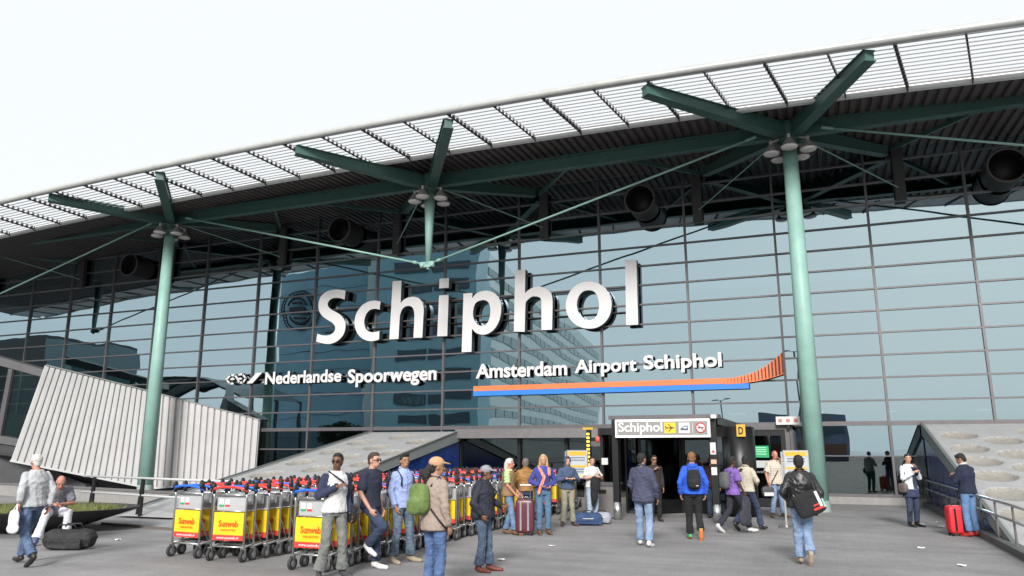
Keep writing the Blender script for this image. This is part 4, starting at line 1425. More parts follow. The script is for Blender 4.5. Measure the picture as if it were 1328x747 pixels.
DENIM = lambda: mat('cloth_denim', (0.13, 0.19, 0.31), 0.92, 0, 0.0, 7, 0.6, 40, col2=(0.035, 0.06, 0.12))
DENIM_L = lambda: mat('cloth_denim_light', (0.30, 0.39, 0.54), 0.92, 0, 0.0, 7, 0.6, 40, col2=(0.13, 0.20, 0.33))
DENIM_D = lambda: mat('cloth_denim_dark', (0.045, 0.065, 0.12), 0.92, 0, 0.0, 5, 0.3, 40, col2=(0.02, 0.03, 0.06))

J0 = dict(pelvis=(0, 0, .93), chest=(0, 0, 1.28), neck=(0, -.01, 1.47), head=(0, .02, 1.622),
          shR=(.162, -.01, 1.395), elR=(.212, -.04, 1.12), wrR=(.22, .04, .87),
          shL=(-.162, -.01, 1.395), elL=(-.212, -.04, 1.12), wrL=(-.22, .04, .87),
          hipR=(.09, 0, .92), knR=(.10, .03, .50), anR=(.105, -.02, .085), toR=(.125, .15, .035),
          hipL=(-.09, 0, .92), knL=(-.10, .03, .50), anL=(-.105, -.02, .085), toL=(-.125, .15, .035))
def wrinkle(me, amp, seed, lo=28, hi=75):
    a = arr(me)
    r = np.random.RandomState(seed)
    nr = np.empty(len(me.vertices) * 3)
    me.vertices.foreach_get('normal', nr)
    nr = nr.reshape(-1, 3)
    d = np.zeros(len(a))
    for _ in range(7):
        k = r.normal(size=3) * np.array([0.7, 0.7, 1.0])
        k *= r.uniform(lo, hi) / np.linalg.norm(k)
        w = np.sin(a @ k + r.uniform(0, 6.28) + 2.2 * np.sin(a @ r.normal(size=3) * 9 + r.uniform(0, 6)))
        w = (1 - 2 * np.sqrt(np.abs(w))) * np.clip(0.4 + np.sin(a @ r.normal(size=3) * 7 + r.uniform(0, 6)), 0, 1)
        d += w * r.uniform(0.4, 1)
    d -= d.mean()
    put(me, a + nr * (d * amp / 2.2)[:, None])

def setmats(me, mats):
    me.materials.clear()
    for m in mats:
        me.materials.append(m)
    me.polygons.foreach_set('use_smooth', [True] * len(me.polygons))
    me.update()

def segdist(a, p, q):
    p, q = np.array(p), np.array(q)
    d = q - p
    t = np.clip(((a - p) @ d) / (d @ d + 1e-9), 0, 1)
    return np.linalg.norm(a - (p + t[:, None] * d), axis=1)

def recolor(me, fn, n):
    """material index per face from face centre"""
    c = np.empty(len(me.polygons) * 3)
    me.polygons.foreach_get('center', c)
    me.polygons.foreach_set('material_index', fn(c.reshape(-1, 3)).astype(np.int32))

PID = [0]
def person(label, foot=None, top_y=None, face=(0, 1), loc=None, h=None, pose=None, skin='tan', top=None, pants=None, shoe=None, hair=None,
           fat=1.0, sleeve='long', hem=0.86, loose=0.022, shorts=False, head_yaw=0, head_pitch=0, glasses=False, cap=None, collar=None,
           top2=None, belt=None, hood=None, cuff=0.075, vest=None, category='person', boots=None, fem=False, shoe_sole=None, grip=0.5):
    PID[0] += 1
    seed = PID[0]
    if loc is None:
        loc = onground(*foot)
        h = h or height_at(loc, top_y)
    face_v = RTV * face[0] + FWV * face[1]
    rz = math.atan2(-face_v.x, face_v.y)
    root = thing('person', label, category, (loc.x, loc.y, loc.z if len(loc) > 2 else 0), rz, 'people on the plaza')
    S = h / 1.75
    root.scale = (S, S, S)
    J = {k: Vector(v) for k, v in J0.items()}
    for k, v in (pose or {}).items():
        J[k] = Vector(v)
    off = [J['pelvis'] - Vector(J0['pelvis']), J['chest'] - Vector(J0['chest']), J['neck'] - Vector(J0['neck'])]
    def spine(z):
        zs = [.93, 1.28, 1.47]
        o = Vector([float(np.interp(z, zs, [q[i] for q in off])) for i in range(3)])
        return Vector((0, -0.005 if z < 1.4 else -0.01, z)) + o
    wd = 0.93 if fem else 1.0
    def torso(mb, e, z0=0.86, z1=1.50, flare=0.0):
        prof = [(.84, .158, .112), (.93, .168, .118), (1.02, .155, .108), (1.10, .146, .103), (1.20, .158, .112), (1.30, .172, .122), (1.38, .172, .112), (1.43, .140, .092), (1.47, .085, .075), (1.50, .058, .06)]
        rings = []
        for z in [z0] + [p[0] for p in prof if z0 + .02 < p[0] < z1 - .01] + [z1]:
            rx = float(np.interp(z, [p[0] for p in prof], [p[1] for p in prof]))
            ry = float(np.interp(z, [p[0] for p in prof], [p[2] for p in prof]))
            k = fat if z < 1.36 else 1 + (fat - 1) * .4
            fl = flare * max(0, (1.1 - z) / .25)
            rings.append((spine(z), rx * wd * k + e + fl, ry * (1 + (k - 1) * 1.6) + e + fl))
        mb.loft(rings, 20)
    hd = J['head']
    HR = Matrix.Rotation(R(head_yaw), 3, 'Z') @ Matrix.Rotation(R(head_pitch), 3, 'X')
    Hh = lambda x, y, z: hd + HR @ Vector((x, y, z))
    # ---- body, one continuous skin
    b = MB()
    torso(b, -0.012, 0.88, 1.49)
    b.ell(Hh(0, 0.0, 0.02), (.074, .093, .098), 18, 12, rot=HR)
    b.ell(Hh(0, 0.028, -0.055), (.054, .062, .062), 14, 9, rot=HR)
    b.ell(Hh(0, 0.055, -0.092), (.026, .024, .02), 10, 7, rot=HR)
    b.cap2(Hh(0, .092, .012), Hh(0, .108, -.028), .009, .014, 8)
    b.ell(Hh(0, .088, -.062), (.024, .012, .011), 10, 6, rot=HR)
    b.ell(Hh(0, .076, .03), (.05, .018, .012), 10, 6, rot=HR)
    for s in (-1, 1):
        b.ell(Hh(s * .076, -.008, -.008), (.010, .022, .032), 8, 7, rot=HR)
        b.ell(Hh(s * .036, .062, -.02), (.022, .022, .02), 8, 7, rot=HR)
    b.cap2(J['neck'] - Vector((0, 0, .04)), hd + Vector((0, -.015, -.06)), .062, .054, 12)
    for s in 'RL':
        sh, el, wr = J['sh' + s], J['el' + s], J['wr' + s]
        b.cap2(sh, el, .050, .040, 12)
        b.cap2(el, wr, .039, .027, 12)
        d = (wr - el).normalized()
        fwd = Vector((0, 1, 0))
        sv = fwd - d * fwd.dot(d)
        if sv.length < .35:
            sv = Vector((-1 if s == 'R' else 1, 0, 0))
            sv = sv - d * sv.dot(d)
        sv.normalize()
        inn = d.cross(sv)
        side = Vector((-1 if s == 'R' else 1, 0, 0))
        if inn.dot(side) < 0 and abs(inn.dot(side)) > .2:
            inn = -inn
        pc = wr + d * .05
        rotm = Matrix((sv, inn, d)).transposed()
        b.ell(pc, (.040, .019, .055), 12, 8, rot=rotm)
        for i, (ln, o) in enumerate(((.062, .029), (.072, .010), (.067, -.010), (.052, -.028))):
            k0 = wr + d * .085 + sv * o
            k1 = k0 + (d * (1 - grip * .35) + inn * grip * .8).normalized() * ln * .55
            k2 = k1 + (d * (1 - grip * 1.1) + inn * grip * 1.5).normalized() * ln * .5
            b.cap2(k0 - d * .02, k1, .0105, .0095, 7)
            b.cap2(k1, k2, .0095, .008, 7)
        t0 = wr + d * .03 + sv * .028
        t1 = t0 + (d * .6 + sv * .7 + inn * .3).normalized() * .038
        b.cap2(t0, t1, .0125, .011, 7)
        b.cap2(t1, t1 + (d * .9 + sv * .1 + inn * .4).normalized() * .032, .011, .009, 7)
    for s in 'RL':
        b.cap2(J['hip' + s], J['kn' + s], .075, .052, 12)
        b.cap2(J['kn' + s], J['an' + s], .050, .034, 12)
        b.cap2(J['an' + s] + Vector((0, 0, -.02)), J['to' + s] + Vector((0, 0, .0)), .034, .026, 10)
    me = remesh(b, 0.0105, 1)
    setmats(me, [skin_mat(skin)])
    body = link('body', me, root)
    # ---- face details
    ey = MB()
    for s in (-1, 1):
        ey.ell(Hh(s * .031, .083, .004), (.0125, .007, .0065), 8, 6, rot=HR)
    link('eyes', ey.mesh('eyes', mat('eye_dark', (0.03, 0.02, 0.018), 0.3)), body)
    br = MB()
    hcol = hair[0] if hair else 'brown'
    HC = {'black': (.012, .010, .009), 'brown': (.05, .028, .015), 'grey': (.34, .33, .32), 'white': (.55, .54, .52), 'blond': (.52, .36, .16), 'red': (.22, .10, .04), 'greybrown': (.16, .13, .11)}
    m_hair = mat('hair_' + hcol, HC[hcol], 0.65, 0, 0.3, 60, 0.5, 120)
    for s in (-1, 1):
        br.beam(Hh(s * .016, .094, .028), Hh(s * .046, .083, .03), .008, .008)
    link('eyebrows', br.mesh('eyebrows', m_hair), body)
    link('lips', MB().ell(Hh(0, .099, -.062), (.02, .006, .0075), 8, 6, rot=HR).mesh('lips', mat('lips_' + skin, tuple(c * .6 for c in SKINS[skin]), .5)), body)
    if glasses:
        g = MB()
        for s in (-1, 1):
            g.ell(Hh(s * .033, .099, .004), (.027, .008, .019), 10, 6, rot=HR)
            g.beam(Hh(s * .06, .09, .008), Hh(s * .078, -.01, .008), .006, .008)
        g.beam(Hh(-.02, .105, .008), Hh(.02, .105, .008), .006, .006)
        link('sunglasses', g.mesh('sunglasses', mat('lens_black', (.01, .01, .012), .15)), root)
    # ---- hair
    if hair and hair[1] != 'bald':
        hm = MB()
        st = hair[1]
        hm.ell(Hh(0, -.018, .036), (.083, .096, .094), 18, 12, rot=HR)
        hm.ell(Hh(0, .03, .088), (.062, .055, .038), 12, 8, rot=HR)
        hm.ell(Hh(0, -.055, -.02), (.066, .05, .068), 12, 8, rot=HR)
        if st == 'quiff':
            hm.ell(Hh(0, .045, .115), (.06, .05, .035), 12, 8, rot=HR)
        if st == 'long':
            for s in (-1, 1):
                hm.cap2(Hh(s * .072, -.02, .03), Hh(s * .085, -.03, -.13), .032, .03, 10)
            hm.cap2(Hh(0, -.07, .0), Hh(0, -.085, -.15), .07, .06, 12)
        if st == 'shoulder':
            hm.cap2(Hh(0, -.07, .0), Hh(0, -.095, -.12), .065, .05, 12)
        if st == 'pony':
            hm.cap2(Hh(0, -.10, .0), Hh(.02, -.16, -.10), .05, .06, 12)
            hm.cap2(Hh(.02, -.16, -.10), Hh(.03, -.13, -.24), .06, .03, 12)
        hme = remesh(hm, .011, 2)
        wrinkle(hme, .008, seed + 50, 70, 160)
        setmats(hme, [m_hair])
        link('hair', hme, root)
    elif hair:
        hm = MB()
    if cap:
        c = MB().ell(Hh(0, -.01, .058), (.094, .108, .082), 20, 12, rot=HR)
        c.ell(Hh(0, .12, .05), (.072, .075, .012), 16, 6, rot=HR @ Matrix.Rotation(R(-12), 3, 'X'))
        cme = remesh(c, .01, 1)
        setmats(cme, [cap])
        ca = arr(cme)
        link('cap', cme, root)
    # ---- trousers
    p = MB()
    e = .016
    p.loft([(spine(.88) + Vector((0, 0, -.03)), .15 * wd * fat, .112 * (1 + (fat - 1) * 1.4)), (spine(.95), .166 * wd * fat + .006, .118 * (1 + (fat - 1) * 1.6) + .006), (spine(1.03), .158 * wd * fat + .004, .112 * (1 + (fat - 1) * 1.6))], 18)
    for s in 'RL':
        hp, kn, an = J['hip' + s], J['kn' + s], J['an' + s]
        p.cap2(hp, kn, .088 * (.5 + fat / 2) + e * .4, .066 + e * .4, 14)
        dn = (an - kn)
        end = kn + dn * .93
        p.cap2(kn, kn + dn * .5, .067 + e * .4, .062 + e * .4, 14)
        p.cyl(kn + dn * .5, end, .066 + e * .3, cuff, 14)
    pme = remesh(p, .0135, 2)
    wrinkle(pme, .011, seed, 22, 60)
    setmats(pme, [pants or DENIM()])
    link('trousers', pme, root)
    # ---- shoes
    sm = shoe or mat('shoe_dark', (.03, .026, .024), .6, 0, .2, 12)
    for s in 'RL':
        an, to = J['an' + s], J['to' + s]
        q = MB()
        fd = (to - an)
        fdx = Vector((fd.x, fd.y, fd.z)).normalized()
        heel = an - fdx * .035 + Vector((0, 0, -.03))
        q.cap2(heel, an + fdx * .08 + Vector((0, 0, -.025)), .042, .044, 12)
        q.cap2(an + fdx * .08 + Vector((0, 0, -.03)), to + fdx * .035 + Vector((0, 0, .0)), .045, .034, 12)
        q.cyl(an, an + Vector((0, 0, .05)), .042, .046, 12)
        sme = remesh(q, .011, 1)
        a = arr(sme)
        if (an.z < .12):
            a[:, 2] = np.maximum(a[:, 2], 0.003)
        put(sme, a)
        setmats(sme, [sm, shoe_sole] if shoe_sole else [sm])
        if shoe_sole:
            nn3 = np.empty(len(sme.polygons) * 3)
            sme.polygons.foreach_get('normal', nn3)
            dn3 = np.array((fdx.cross(Vector((1, 0, 0)))).normalized())
            dn3 = dn3 if dn3[2] < 0 else -dn3
            if an.z < .12:
                dn3 = np.array((0, 0, -1.0))
            recolor(sme, lambda c: (nn3.reshape(-1, 3) @ dn3 > 0.45), 2)
        link('shoe', sme, root)
        if boots:
            bt = MB().cyl(an - Vector((0, 0, .03)), an.lerp(J['kn' + s], .75), .052, .07, 14)
            bme = remesh(bt, .014, 1)
            setmats(bme, [boots])
            link('boot_shaft', bme, root)
    # ---- top
    t = MB()
    torso(t, loose, hem, 1.49, .012)
    for s in 'RL':
        sh, el, wr = J['sh' + s], J['el' + s], J['wr' + s]
        t.ell(sh, (.058 + loose * .4,) * 3, 12, 8)
        if sleeve == 'long':
            t.cap2(sh, el, .056 + loose * .5, .047 + loose * .45, 12)
            t.cap2(el, el.lerp(wr, .6), .050 + loose * .5, .044 + loose * .3, 12)
            t.cyl(el.lerp(wr, .6), el.lerp(wr, 1.0), .044 + loose * .3, .040 + loose * .2, 12)
        elif sleeve == 'short':
            t.cap2(sh, sh.lerp(el, .5), .064 + loose * .5, .060 + loose * .5, 12)
            t.cyl(sh.lerp(el, .5), sh.lerp(el, .85), .062 + loose * .5, .066 + loose * .5, 12)
    tme = remesh(t, .0135, 2)
    wrinkle(tme, .0125, seed + 100, 20, 55)
    tm = [top]
    dk = top
    if top.name in SPEC:
        dk = mat(top.name + '_trim', tuple(q * .55 for q in SPEC[top.name][0]), SPEC[top.name][1])
    tm += [top2[0] if top2 else dk, dk]
    setmats(tme, tm)
    hz = min(v.co.z for v in tme.vertices)
    def zones(c):
        z = top2[1](c, J).astype(int) if top2 else np.zeros(len(c), int)
        cuffs = np.zeros(len(c), bool)
        if sleeve == 'long':
            for s in 'RL':
                cuffs |= np.linalg.norm(c - np.array(J['wr' + s]), axis=1) < .062
        z[cuffs & (z == 0)] = 2
        z[(c[:, 2] < hz + .028)] = 2
        if collar and not top2:
            z[(np.abs(c[:, 0] - .01) < .0085) & (c[:, 1] > .05) & (c[:, 2] < 1.44)] = 2
        return z
    recolor(tme, zones, 3)
    tp = link('top', tme, root)
    if collar:
        cm = MB()
        nk = J['neck'] + Vector((0, 0, .015))
        cm.tube([nk + Vector((.068 * math.cos(a_), .062 * math.sin(a_) + .008, .02 - .02 * math.sin(a_))) for a_ in np.linspace(0, 2 * math.pi, 17)], .017, 8)
        link('collar', cm.mesh('collar', collar, smooth=True), tp)
    if hood is not None:
        m_ = MB()
        if hood[0] == 'up':
            m_.ell(Hh(0, -.022, .025), (.098, .108, .125), 18, 12, rot=HR)
            m_.cap2(Hh(0, -.05, -.06), J['neck'] + Vector((0, -.02, 0)), .085, .09, 12)
        else:
            m_.ell(J['neck'] + Vector((0, -.075, -.005)), (.10, .06, .06), 14, 8)
            m_.tube([J['neck'] + Vector((.085 * math.cos(a_), .07 * math.sin(a_), .02)) for a_ in np.linspace(0, 2 * math.pi, 17)], .026, 8)
        hm_ = remesh(m_, .013, 2)
        setmats(hm_, [hood[1]])
        link('hood', hm_, tp)
    if vest is not None:
        v_ = MB()
        torso(v_, loose + .022, hem - .03, 1.46, .012)
        vm = remesh(v_, .014, 2)
        wrinkle(vm, .008, seed + 9, 20, 50)
        setmats(vm, [vest])
        link('vest', vm, root)
    if belt is not None:
        z = spine(1.0)
        m_ = MB().loft([(z - Vector((0, 0, .025)), .172 * wd * fat + .012, .124 * fat + .012), (z + Vector((0, 0, .02)), .172 * wd * fat + .012, .124 * fat + .012)], 20)
        link('belt', m_.mesh('belt', belt, smooth=True), root)
    return root, J, S

def W2(root, S, p):
    """person-local point to world"""
    return Vector(root.location) + Matrix.Rotation(root.rotation_euler.z, 3, 'Z') @ (Vector(p) * S)

def bag(name, label, cat, root, S, shapes, m_, straps=None, strap_m=None, voxel=.014, extra=None, wr=.006):
    """soft bag carried by a person, shapes in that person's local frame; its own thing"""
    base = W2(root, S, shapes[0][0])
    r = thing(name, label, cat, base, root.rotation_euler.z)
    r.scale = (S, S, S)
    o = Vector(shapes[0][0])
    mb = MB()
    for c, rad, e in shapes:
        mb.ell(Vector(c) - o, rad, 18, 12, e=e)
    me = remesh(mb, voxel, 2)
    wrinkle(me, wr, PID[0] + 300, 22, 60)
    setmats(me, [m_])
    link('bag_body', me, r)
    for pts in (straps or []):
        link('strap', MB().tube([Vector(p) - o for p in pts], .013, 6).mesh('strap', strap_m or m_, smooth=True), r)
    for nm, mbx, mm in (extra or []):
        mbx.v = [tuple(Vector(p) - o) for p in mbx.v]
        link(nm, mbx.mesh(nm, mm), r)
    return r

WALK = dict(knR=(.10, .24, .52), anR=(.10, .34, .10), toR=(.11, .51, .06), knL=(-.10, -.06, .50), anL=(-.10, -.40, .17), toL=(-.11, -.27, .045),
            elR=(.24, -.14, 1.15), wrR=(.23, -.08, .90), elL=(-.24, .0, 1.14), wrL=(-.23, .16, .93))
def people():
    white_sh = mat('shoe_white', (.62, .61, .60), .6, 0, .1, 10)
    tan_sh = mat('shoe_tan', (.34, .27, .2), .7, 0, .15, 10)
    brown_sh = mat('shoe_brown', (.14, .065, .03), .6, 0, .2, 10)
    red_sh = mat('shoe_red', (.45, .04, .03), .6, 0, .15, 10)
    black_fab = cloth('black', (.014, .014, .016))
    strap_blk = mat('strap_black', (.015, .015, .018), .7)
    navy = cloth('navy', (.025, .032, .07))
    # 1 walking man far left with a white carrier bag
    r, J, S = person('grey haired man in a pale grey shirt walking away at the far left', (32, 733), 588, (-.85, .5), pose=dict(WALK, elL=(-.25, -.10, 1.15), wrL=(-.25, -.08, .98), head=(0, .05, 1.618)),
                     skin='ruddy', top=cloth('pale_grey', (.42, .43, .45)), hair=('white', 'short'), hem=.9, fat=1.08, pants=DENIM(), shoe=mat('shoe_black', (.02, .018, .017), .5))
    o = Vector((-.30, -.08, .72))
    bag('carrier_bag', 'white plastic carrier bag held by the man at the far left', 'bag', r, S, [(o, (.04, .13, .16), .7), (o + Vector((0, 0, -.13)), (.05, .15, .08), .8)],
        mat('plastic_white', (.75, .77, .8), .35, 0, .06, 6), [[o + Vector((0, -.06, .12)), Vector((-.27, -.08, .96)), o + Vector((0, .06, .12))]])
    # 2 seated bald man
    lo = onground(66, 702)
    r, J, S = person('bald man in a grey T-shirt and white trousers sitting on the planter edge', loc=Vector((lo.x, lo.y, 0)), h=1.76, face=(.55, -.75), skin='ruddy',
                     pose=dict(pelvis=(0, 0, .56), chest=(0, .18, .85), neck=(0, .32, .99), head=(0, .44, 1.10), shR=(.17, .25, .95), shL=(-.17, .25, .95),
                               elR=(.25, .32, .70), wrR=(.06, .52, .70), elL=(-.25, .32, .70), wrL=(-.05, .53, .70), hipR=(.1, .02, .54), hipL=(-.1, .02, .54),
                               knR=(.17, .43, .55), anR=(.3, .58, .09), toR=(.36, .73, .04), knL=(-.18, .42, .54), anL=(-.2, .36, .09), toL=(-.22, .52, .04)),
                     top=cloth('mid_grey', (.17, .17, .20)), sleeve='short', hair=('grey', 'bald'), head_pitch=-30, hem=.84, fat=1.1, pants=cloth('white_trouser', (.66, .66, .70)),
                     shoe=mat('shoe_blue', (.06, .10, .25), .6), cuff=.085)
    # 3 raglan man
    slv = lambda c, J: (np.minimum(np.minimum(segdist(c, J['shR'], J['elR']), segdist(c, J['elR'], J['wrR'])), np.minimum(segdist(c, J['shL'], J['elL']), segdist(c, J['elL'], J['wrL']))) < .088) & ~((np.abs(c[:, 0]) < .13) & (np.abs(c[:, 2] - 1.28) < .2) & (c[:, 1] < .12))
    r, J, S = person('man in white shirt with navy sleeves and sunglasses, hand on chest, by the trolleys', (430, 749), 587, (.55, -.8), skin='brown', glasses=True,
                     pose=dict(elR=(.27, .03, 1.14), wrR=(.06, .20, 1.27), elL=(-.23, -.04, 1.13), wrL=(-.24, .05, .87), hipR=(.09, 0, .92), knR=(.14, .06, .50), anR=(.20, .02, .085), toR=(.25, .18, .035),
                               knL=(-.12, .05, .5), anL=(-.16, .0, .085), toL=(-.2, .16, .035)),
                     top=cloth('white_cotton', (.58, .58, .58)), top2=(navy, slv), pants=mat('cloth_faded', (.25, .25, .22), .92, 0, 0, 7, .6, 40, col2=(.10, .11, .115)),
                     hair=('black', 'short'), head_yaw=-40, hem=.9, cuff=.095, shoe=mat('shoe_charcoal', (.05, .055, .06), .6))
    bag('shoulder_bag', 'small black shoulder bag worn by the man with navy sleeves', 'bag', r, S, [(Vector((-.26, .02, .86)), (.05, .11, .13), .6)], black_fab,
        [[(-.26, .02, .97), (-.2, .12, 1.2), (-.05, .165, 1.33), (.07, .13, 1.42), (.12, .0, 1.48)]], strap_blk)
    # 4 navy T-shirt, leg bent
    r, J, S = person('man in dark navy T-shirt with sunglasses on his brow, one knee bent, leaning on trolleys', (478, 738), 586, (.85, -.45), skin='pale', glasses=True,
                     pose=dict(elR=(.24, -.02, 1.13), wrR=(.20, .14, .90), elL=(-.23, -.05, 1.13), wrL=(-.22, .04, .88), knR=(.10, .33, .64), anR=(.08, .02, .36), toR=(.08, .15, .25),
                               knL=(-.10, .05, .5), anL=(-.10, .05, .085), toL=(-.11, .22, .035), head=(0, .03, 1.618)),
                     top=cloth('navy_tee', (.018, .022, .045)), sleeve='short', pants=DENIM_D(), hair=('brown', 'short'), shoe=white_sh, hem=.9)
    # 5 blue shirt
    r, J, S = person('young man in light blue button shirt with dark rucksack straps', (520, 729), 588, (.7, -.65), skin='tan',
                     pose=dict(elR=(.24, -.02, 1.13), wrR=(.20, .07, .89), knR=(.13, .04, .5), anR=(.17, .0, .085), toR=(.2, .17, .035), knL=(-.12, .06, .5), anL=(-.17, .03, .085), toL=(-.21, .2, .035)),
                     top=cloth('light_blue', (.30, .37, .62)), hair=('black', 'quiff'), pants=mat('cloth_washed', (.17, .24, .32), .92, 0, 0, 7, .6, 40, col2=(.035, .05, .075)), shoe=tan_sh, hem=.86, head_yaw=-15, cuff=.09, collar=cloth('light_blue', (.30, .37, .62)))
    bag('rucksack', 'dark rucksack on the back of the man in the light blue shirt', 'rucksack', r, S, [(Vector((0, -.22, 1.2)), (.15, .09, .21), .6)], navy,
        [[(.12, -.15, 1.36), (.12, -.02, 1.49), (.13, .12, 1.36), (.14, .13, 1.22)], [(-.12, -.15, 1.36), (-.12, -.02, 1.49), (-.13, .12, 1.36), (-.14, .13, 1.22)]], strap_blk)
    # 6 woman with cap and green rucksack
    capm = cloth('cap_tan', (.50, .30, .17))
    bj = cloth('beige_jacket', (.32, .25, .21))
    r, J, S = person('woman with tan cap, black ponytail and beige jacket seen from behind', (562, 773), 593, (.55, .55), skin='tan', fem=True, cap=capm,
                     pose=dict(head=(0, .02, 1.622), elR=(.23, -.03, 1.13), wrR=(.22, .06, .88)), top=bj, hair=('black', 'pony'), head_yaw=-25, hem=.82, loose=.034, fat=1.06, collar=bj,
                     pants=mat('cloth_denim_blue', (.11, .18, .35), .92, 0, 0, 7, .6, 40, col2=(.035, .065, .15)))
    grn = cloth('green_bag', (.13, .19, .055))
    bag('rucksack', 'olive green rucksack on the woman in the tan cap', 'rucksack', r, S, [(Vector((-.05, -.23, 1.22)), (.16, .10, .20), .65), (Vector((-.05, -.32, 1.13)), (.13, .05, .11), .7)], grn,
        [[(.08, -.15, 1.38), (.10, -.02, 1.50), (.15, .10, 1.3)], [(-.14, -.15, 1.36), (-.13, -.02, 1.5), (-.15, .11, 1.3)], [(.1, -.16, 1.1), (.2, -.1, .96), (.24, .0, .84)]], strap_blk)
    # 7 navy jacket with grey cap
    r, J, S = person('heavy man in black navy jacket, grey cap and sunglasses, hand in pocket', (626, 741), 603, (.9, -.3), skin='brown', glasses=True, cap=cloth('cap_grey', (.26, .26, .29)), fat=1.22, loose=.035,
                     pose=dict(elR=(.31, -.06, 1.13), wrR=(.25, .07, .93), elL=(-.28, .06, 1.13), wrL=(-.16, .30, 1.06), head=(0, .06, 1.612), knR=(.1, .03, .5), anR=(.12, -.03, .085), toR=(.15, .14, .035), knL=(-.1, .06, .5), anL=(-.1, .09, .085), toL=(-.12, .26, .035)),
                     top=cloth('jacket_navy', (.016, .018, .032), rough=.75), hair=('black', 'short'), hem=.87, cuff=.09, shoe=mat('shoe_redbrown', (.13, .03, .022), .6, 0, .5, 10), collar=cloth('jacket_navy', (.016, .018, .032)),
                     pants=mat('cloth_denim_mid', (.11, .16, .24), .92, 0, 0, 7, .6, 40, col2=(.03, .045, .075)))
    bag('shoulder_bag', 'black bag at the hip of the man in the grey cap', 'bag', r, S, [(Vector((-.30, -.02, .92)), (.06, .13, .15), .6)], black_fab, [[(-.30, .02, 1.05), (-.12, .2, 1.3), (.1, .1, 1.47)]], strap_blk)
    # 8 vest man
    r, J, S = person('man with long white hair, lime T-shirt and brown vest, leaning on a suitcase', (660, 693), 594, (.85, -.2), skin='ruddy',
                     pose=dict(elR=(.24, .02, 1.13), wrR=(.19, .20, .92), elL=(-.23, .0, 1.13), wrL=(-.2, .2, .93), knR=(.11, .1, .5), anR=(.12, .16, .085), toR=(.14, .33, .035), anL=(-.11, -.12, .085), toL=(-.14, .05, .035)),
                     top=cloth('lime', (.42, .58, .27)), sleeve='short', vest=cloth('vest_brown', (.24, .15, .075)), hair=('white', 'shoulder'), shoe=brown_sh, hem=.9,
                     pants=mat('cloth_denim_sky', (.20, .30, .44), .92, 0, 0, 5, .3, 40, col2=(.08, .14, .26)), belt=mat('belt_brown', (.1, .05, .03), .6))
    # 9 brown jacket
    oc = cloth('ochre', (.33, .165, .045), rough=.7)
    person('grey haired man in ochre jacket seen from behind', (682, 689), 594, (-.1, 1), skin='pale', top=oc, hair=('greybrown', 'short'), pants=DENIM_D(), hem=.95, loose=.035, fat=1.05, collar=oc,
           pose=dict(elR=(.27, .02, 1.15), wrR=(.2, .16, 1.0), elL=(-.27, .02, 1.15), wrL=(-.2, .16, 1.0)))
    # 10 blonde woman
    r, J, S = person('blonde woman in violet blue top with a long orange scarf, facing the plaza', (705, 693), 589, (.25, -.95), skin='pale', fem=True, hair=('blond', 'long'), glasses=False, head_yaw=-25,
                     top=cloth('violet_blue', (.05, .06, .27)), pants=mat('cloth_denim_teal', (.11, .2, .31), .92, 0, 0, 5, .3, 40, col2=(.06, .12, .2)), hem=.96, shoe=brown_sh, belt=mat('belt_red', (.22, .05, .04), .6),
                     pose=dict(elR=(.29, -.06, 1.15), wrR=(.12, .14, 1.06), elL=(-.30, -.06, 1.15), wrL=(-.13, .13, 1.04)))
    sc = MB()
    for s, pts in ((1, [(.10, -.03, 1.49), (.10, .10, 1.42), (.02, .16, 1.24), (.12, .17, 1.02), (.16, .18, .90)]), (-1, [(-.10, -.03, 1.49), (-.11, .10, 1.42), (-.10, .15, 1.30)])):
        for a, b in zip(pts[:-1], pts[1:]):
            sc.beam(a, b, .075, .02, up=(0, 1, .1))
            sc.ell(b, (.038, .014, .038), 10, 6)
    sr = thing('scarf', 'orange and pink striped scarf hanging over the blonde woman', 'scarf', r.location, r.rotation_euler.z)
    sr.scale = r.scale
    sme = remesh(sc, .011, 2)
    setmats(sme, [cloth('scarf_orange', (.62, .20, .09)), cloth('scarf_pink', (.62, .32, .30))])
    recolor(sme, lambda c: (np.sin(c[:, 0] * 95 + c[:, 2] * 20) > .35), 2)
    link('scarf_cloth', sme, sr)
    # 11 hoodie man
    hb = cloth('slate_blue', (.055, .085, .155))
    r, J, S = person('man in slate blue hooded top and khaki trousers holding a phone', (737, 682), 592, (.15, -.95), skin='pale', hair=('brown', 'short'), top=hb, hood=('up', hb), hem=.92, loose=.035,
                     pants=cloth('khaki', (.27, .26, .19)), cuff=.09, shoe=mat('shoe_darkbrown', (.06, .04, .035), .6),
                     pose=dict(elR=(.29, .02, 1.15), wrR=(.1, .24, 1.2), elL=(-.28, .02, 1.15), wrL=(-.12, .24, 1.2), anR=(.15, -.02, .085), toR=(.2, .14, .035), anL=(-.14, -.02, .085), toL=(-.2, .13, .035)))
    ph = thing('phone', 'small dark phone in the hands of the hooded man', 'phone', W2(r, S, (0, .31, 1.2)), r.rotation_euler.z)
    part('phone_case', MB().box((0, 0, 0), (.13, .02, .065)), M_BLACK, ph)
    part('phone_screen', MB().box((0, .0115, 0), (.10, .002, .052)), mat('screen', (.03, .04, .05), .2), ph)
